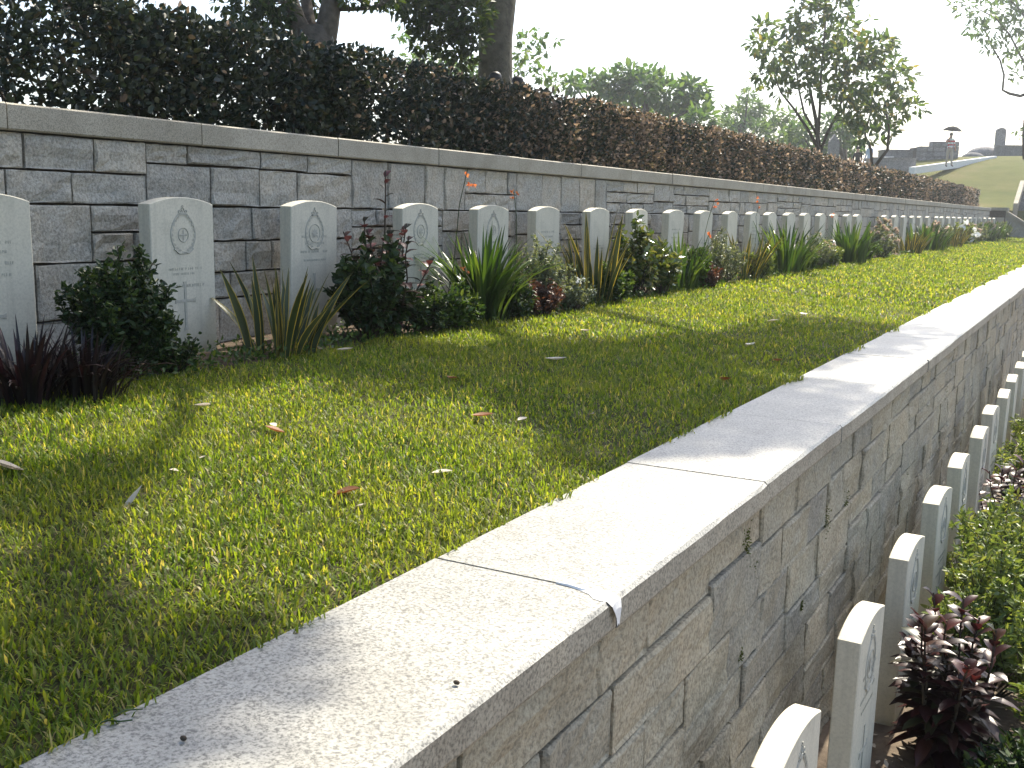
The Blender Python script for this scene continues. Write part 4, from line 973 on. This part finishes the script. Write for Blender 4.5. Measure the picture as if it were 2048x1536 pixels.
# ================================================================== FAR END: end wall, hill graves, people
ew = empty('end_wall', (-4.5, YEND+.3, -.9)); tag(ew, 'grey stone end wall with pier and sloping stair side', 'wall')
for j in range(5):
    z0 = -.1+j*.27; y = 0.
    xs = split(0., 3.1, .4, .75, rnd)
    for a, b in zip(xs[:-1], xs[1:]):
        if z0+.25 > 1.14-max(0, b-.6)*.62: continue
        V, F = block_mesh('stone_block', b-a-.012, .255, .012, .006, M['block'], j*9+int(a*7), 4, 3)
        mb = MB(); mb.add([(yy, -xx, zz) for xx, yy, zz in V], F); mb.build('stone_block', M['block'], ew, ((a+b)/2-.05, 0, z0+.127))
mb = MB(); mb.box((-.05, .02, -.2), (.6, .6, 1.25)); mb.build('wall_core', M['mortar'], ew)
mb = MB(); mb.box((-.4, -.12, 1.252), (.68, .7, 1.38)); mb.build('coping_stone', M['coping_up'], ew)
mb = MB(); V = []
for y in (-.08, .35):
    V += [(.62, y, 1.26), (.62, y, 1.13), (2.9, y, -.28), (2.9, y, -.15)]
mb.add(V, [(0, 1, 2, 3), (7, 6, 5, 4), (0, 4, 5, 1), (1, 5, 6, 2), (2, 6, 7, 3), (3, 7, 4, 0)]); mb.build('sloping_coping', M['coping_up'], ew)
mb = MB(); V = []
for y in (.03, .3): V += [(.61, y, 1.13), (.61, y, -.4), (2.88, y, -.4), (2.88, y, -.28)]
mb.add(V, [(0, 1, 2, 3), (7, 6, 5, 4), (0, 4, 5, 1), (1, 5, 6, 2), (2, 6, 7, 3), (3, 7, 4, 0)]); mb.build('stair_side', M['block'], ew)
st = empty('stone_steps', (-3.5, YEND+1.3, .42)); tag(st, 'grey stone steps with pale sloping kerb beyond the end of the hedge', 'steps')
for k in range(6):
    mb = MB(); mb.box((0, .4*k, .16*k-.4), (2.6, .4*k+.42, .16*k+.02)); mb.build('step', M['tomb'], st)
mb = MB(); V = []
for x in (-.2, -.02): V += [(x, -.1, -.3), (x, -.1, .25), (x, 2.6, 1.3), (x, 2.6, -.3)]
mb.add(V, [(0, 1, 2, 3), (7, 6, 5, 4), (0, 4, 5, 1), (1, 5, 6, 2), (2, 6, 7, 3), (3, 7, 4, 0)]); mb.build('kerb', M['coping_face'], st)
t = bush((-1.9, YEND-.3, -.6), (.35, .35, .75), 900, 'yellow-green bush against the far end wall at the right edge', 'lime', (.09, .04), 99, blossoms=('orange', 14, .07))

def rounded_slab(w_, h_, t_, arch=True, n=10):
    mb = MB(); pts = [(-w_/2, 0), (w_/2, 0)]
    if arch: pts += [(w_/2*math.cos(math.pi*k/n), h_-w_/2*.7+w_/2*.7*math.sin(math.pi*k/n)) for k in range(n+1)]
    else: pts += [(w_/2, h_*.72), (0, h_), (-w_/2, h_*.72)]
    k = len(pts); V = [(x, -t_/2, z) for x, z in pts]+[(x, t_/2, z) for x, z in pts]
    mb.add(V, [tuple(range(k)), tuple(range(2*k-1, k-1, -1))]+[(i, i+k, (i+1) % k+k, (i+1) % k) for i in range(k)]); return mb
DH = 55.
def H(u, v, d=DH): return Vector(at(u, v, d))
def frame_box(name, uv0, uv1, d, depth, mat, parent=None, top=None, skew=0.):
    """box facing the viewer's side of the hill: corners from two seen points at distance d"""
    a, b = H(uv0[0], uv1[1], d), H(uv1[0], uv0[1], d)
    ang = math.atan2(CR[1, 0], CR[0, 0])
    wdt = (b-a).dot(Vector((CR[0, 0], CR[1, 0], 0)).normalized()); h = b.z-a.z
    mb = MB(); bv = .03
    mb.box((0, 0, -.5), (wdt, depth, h))
    if top: mb.box((-.06, -.06, h+.002), (wdt+.06, depth+.06, h+top))
    o = mb.build(name, mat); o.location = a; o.rotation_euler.z = ang+skew; return o
# low chamber of rough masonry with stepped top
def tomb(u0, u1, v0, v1, d, label):
    t = empty('stone_tomb', tuple(H(u0, v1, d))); t.rotation_euler.z = math.atan2(CR[1, 0], CR[0, 0]); tag(t, label, 'tomb')
    W = (u1-u0)/2100*d; Ht = (v1-v0)/2100*d; n = 9; rows = 4
    for j in range(rows):
        xs = split(0, W, .28, .5, rnd)
        for a, b in zip(xs[:-1], xs[1:]):
            hmax = Ht*(.70+.30*min(1, a/W*1.2)); z0 = Ht*j/rows
            if z0 > hmax-.05: continue
            mb = MB(); V, F = block_mesh('stone_block', b-a-.02, Ht/rows-.02, .03, .02, M['tomb'], int(a*50)+j, 4, 3, .5)
            mb.add([(yy, -xx, zz) for xx, yy, zz in V], F); mb.build('stone_block', M['tomb'], t, ((a+b)/2, 0, z0+Ht/rows/2))
    mb = MB(); mb.box((.02, .03, -.6), (W-.02, 1.6, Ht*.72)); mb.build('tomb_core', M['mortar'], t)
    return t
tomb(1838, 1916, 283, 322, 58., 'rough grey stone tomb behind the person with the umbrella')
o = rounded_slab(.52, 1.9, .25).build('gravestone', M['tomb'], None, tuple(H(1998, 306, 60)-Vector((0, 0, .5)))); o.rotation_euler.z = .5; tag(o, 'tall narrow round-topped gravestone on the hill at the right', 'gravestone')
o = frame_box('low_stone_wall', (1996, 294), (2080, 318), 59., .5, M['tomb'], top=.07); tag(o, 'low grey stone wall with pale top at the right edge of the hill', 'wall')
def kerb(u0, v0, u1, v1, d0, d1, h, label, name='white_kerb'):
    a, b = H(u0, v0, d0), H(u1, v1, d1); mb = MB(); s = Vector((-(b-a).y, (b-a).x, 0)).normalized()*.35
    A = Vector((0, 0, 0)); B = b-a; dn = Vector((0, 0, -h-.25)); up = Vector((0, 0, .0))
    V = [A, B, B+s, A+s, A+dn, B+dn, B+s+dn, A+s+dn]
    mb.add([tuple(v) for v in V], [(3, 2, 1, 0), (4, 5, 6, 7), (0, 1, 5, 4), (1, 2, 6, 5), (2, 3, 7, 6), (3, 0, 4, 7)])
    o = mb.build(name, M['whitewash'], None, tuple(a)); tag(o, label, 'kerb'); return o
kerb(1830, 334, 1994, 312, 53., 57., .10, 'long white kerb sloping up the hill behind the umbrella walker')
kerb(1722, 326, 1770, 316, 54., 56., .15, 'short pale kerb behind the twin-stemmed bush on the hill')
kerb(1760, 316, 1816, 309, 58., 60., .15, 'upper pale kerb left of the rough grey tomb')
o = frame_box('stone_platform', (1745, 318), (1831, 345), 54., 1.5, M['tomb'], top=.05); tag(o, 'low grey stone grave platform at the left end of the white kerb', 'platform')
o = frame_box('grave_slab', (1770, 302), (1830, 318), 59., 1.2, M['tomb'], top=.06); tag(o, 'grey grave slab on the hill left of the rough tomb', 'grave slab')
o = rounded_slab(.5, 1.35, .3, False).build('gravestone', M['tomb'], None, tuple(H(1666, 312, 52)-Vector((0, 0, .3)))); o.rotation_euler.z = .5; tag(o, 'pointed obelisk gravestone seen between the tree stems', 'gravestone')
for k, (u, v, d, rr, lab) in enumerate([(1945, 318, 60, .5, 'dark rounded boulder right of the tomb'), (1968, 314, 61, .8, 'pale boulder beside the tall round-topped gravestone')]):
    mb = MB(); prof = [(rr*math.cos(a), rr*.75*math.sin(a)) for a in np.linspace(-.3, 1.5, 7)]; mb.lathe(prof, (0, 0, 0), 11, 1.3, .9)
    o = mb.build('boulder', M['tomb'], None, tuple(H(u, v, d)), smooth=True); tag(o, lab, 'boulder')

# ---------------------------------------------------------------- people
def person(base, height, face, label, top='white_cloth', bottom='khaki', arm_up=None, stripes=None, hair=True, step=.12):
    """one continuous body grown from a jointed skeleton; face = heading angle"""
    t = empty('person', tuple(base)); t.rotation_euler.z = face; t.scale = (height/1.75,)*3
    tag(t, label, 'person')
    J = {'pel': (0, 0, .95, .135, .1), 'sp': (0, 0, 1.12, .125, .09), 'ch': (0, .01, 1.32, .15, .1), 'nk': (0, .01, 1.47, .055, .055), 'hd': (0, .03, 1.6, .075, .09), 'tp': (0, .03, 1.72, .05, .065),
         'ls': (-.17, 0, 1.41, .06, .06), 'le': (-.22, .02, 1.14, .045, .045), 'lh': (-.23, .12, .9, .035, .035), 'lf': (-.23, .15, .8, .03, .02),
         'rs': (.17, 0, 1.41, .06, .06), 're': (.22, .02, 1.14, .045, .045), 'rh': (.23, .12, .9, .035, .035), 'rf': (.23, .15, .8, .03, .02),
         'lk': (-.1, step*.6, .5, .07, .07), 'lhp': (-.09, 0, .88, .09, .09), 'la': (-.1, step, .09, .045, .045), 'lt': (-.11, step+.16, .03, .04, .03),
         'rk': (.1, -step*.2, .5, .07, .07), 'rhp': (.09, 0, .88, .09, .09), 'ra': (.1, -step, .09, .045, .045), 'rt': (.11, -step+.16, .03, .04, .03)}
    if arm_up:
        J['re'] = (.27, .16, 1.25, .045, .045); J['rh'] = (.16, .26, 1.45, .035, .035); J['rf'] = (.14, .27, 1.53, .03, .03)
    E = [('pel', 'sp'), ('sp', 'ch'), ('ch', 'nk'), ('nk', 'hd'), ('hd', 'tp'), ('ch', 'ls'), ('ls', 'le'), ('le', 'lh'), ('lh', 'lf'), ('ch', 'rs'), ('rs', 're'), ('re', 'rh'), ('rh', 'rf'),
         ('pel', 'lhp'), ('lhp', 'lk'), ('lk', 'la'), ('la', 'lt'), ('pel', 'rhp'), ('rhp', 'rk'), ('rk', 'ra'), ('ra', 'rt')]
    K = list(J); me = bpy.data.meshes.new('body'); me.from_pydata([J[k][:3] for k in K], [(K.index(a), K.index(b)) for a, b in E], [])
    tmp = bpy.data.objects.new('body', me); col.objects.link(tmp)
    tmp.modifiers.new('s', 'SKIN'); sm = tmp.modifiers.new('d', 'SUBSURF'); sm.levels = 2; sm.render_levels = 2
    lay = me.skin_vertices[0].data
    for i, k in enumerate(K): lay[i].radius = J[k][3:5]; lay[i].use_root = (k == 'pel')
    dg = bpy.context.evaluated_depsgraph_get(); dg.update()
    bm_ = bpy.data.meshes.new_from_object(tmp.evaluated_get(dg)); bpy.data.objects.remove(tmp)
    bm_.materials.clear()
    names = ['skin', bottom, top, 'shoe']+([stripes] if stripes else [])
    for nme in names: bm_.materials.append(M[nme])
    for p in bm_.polygons:
        c = p.center; mi = 0
        if c.z < .1: mi = 3
        elif c.z < .97 and abs(c.x) < .19: mi = 1
        elif c.z < 1.47 and (abs(c.x) < .2 or c.z > 1.2) and not (arm_up and c.y > .13): mi = 2
        if mi == 2 and stripes and (int((c.z-.9)/.09) % 2 == 0): mi = 4
        p.material_index = mi; p.use_smooth = True
    body = link('body', bm_, t)
    if hair:
        mb = MB(); mb.lathe([(.083, -.03), (.092, .02), (.088, .06), (.065, .095), (.03, .112), (0, .115)], (0, .02, 1.635), 12, .95, 1.1); mb.build('hair', M['hair'], t, smooth=True)
        mb = MB()
        for s in (-1, 1): mb.lathe([(0, -.008), (.011, 0), (0, .008)], (s*.032, .118, 1.61), 6)
        mb.build('eyes', M['hair'], t); mb = MB(); mb.tube([(0, .1, 1.60), (0, .135, 1.575), (0, .115, 1.565)], [.008, .016, .012], 6); mb.build('nose', M['skin'], t)
    return t
pb = H(1897, 334, 52.5)
person(pb, 1.68, math.pi+.5, 'person in red and white striped shirt walking on the hill under an umbrella', 'white_cloth', 'khaki', True, 'red_cloth')
um = empty('umbrella', tuple(pb+Vector((.02, -.1, 1.35)))); tag(um, 'dark open umbrella held over the person in the striped shirt', 'umbrella'); um.rotation_euler = (.08, .1, 0)
mb = MB(); n = 8; V = []
for r_, z in [(0, .62), (.2, .59), (.36, .51), (.5, .39)]:
    for k in range(n*2):
        a = math.pi*k/n; q = r_*(1 if k % 2 == 0 else .94); V.append((q*math.cos(a), q*math.sin(a), z+(0 if k % 2 == 0 else .015)))
F = [(i*16+k, i*16+(k+1) % 16, (i+1)*16+(k+1) % 16, (i+1)*16+k) for i in range(3) for k in range(16)]
mb.add(V, F); mb.build('canopy', M['black'], um)
mb = MB(); mb.tube([(0, 0, -.25), (0, 0, .68)], [.012, .008], 6); mb.tube([(0, 0, -.25), (.02, 0, -.31), (.06, 0, -.31), (.07, 0, -.27)], [.012]*4, 6); mb.build('shaft', M['steel'], um)
mb = MB()
for k in range(n): a = 2*math.pi*k/n; mb.tube([(0, 0, .25), (.27*math.cos(a), .27*math.sin(a), .545)], [.004, .004], 4)
mb.build('ribs', M['steel'], um)
# two people behind the hedge beside the thick trunk: only the tops of their heads show
for u, v, d, h, f, lab, tp in [(993, 143, 15.6, 1.68, 2.6, 'dark-haired person standing behind the hedge at the thick trunk', 'black'), (1038, 152, 15.9, 1.62, 2.2, 'second dark-haired person behind the hedge to the right of the trunk', 'white_cloth')]:
    p = H(u, v, d); person((p.x, p.y, p.z-h), h, f, lab, tp, 'black')
for u, v, d, h, f, lab, tp in [(1717, 292, 47, 1.66, 2.8, 'person in black beyond the hedge under the glossy tree', 'black'), (1741, 283, 48, 1.7, 2.4, 'person in pale blue shirt beside the person in black', 'blue_cloth')]:
    p = H(u, v, d); person((p.x, p.y, p.z-h), h, f, lab, tp, 'khaki')

# ================================================================== AIR
def haze(dens):
    m, t, n, l = new_mat('haze_glare_air')
    v = N(n, 'VolumePrincipled', inp={'Density': dens, 'Anisotropy': .78, 'Color': (.93, .97, 1., 1)}); o = N(n, 'OutputMaterial'); l.new(v.outputs[0], o.inputs['Volume'])  # forward scatter added to imitate the glare veil towards the sun
    mb = MB(); mb.box((-910, -70, -3.6), (910, 910, 16)); h = mb.build('haze', m); tag(h, 'thin haze over the whole cemetery, also standing in for lens glare', 'haze', kind='stuff')
HAZE = .0015
if HAZE: haze(HAZE)
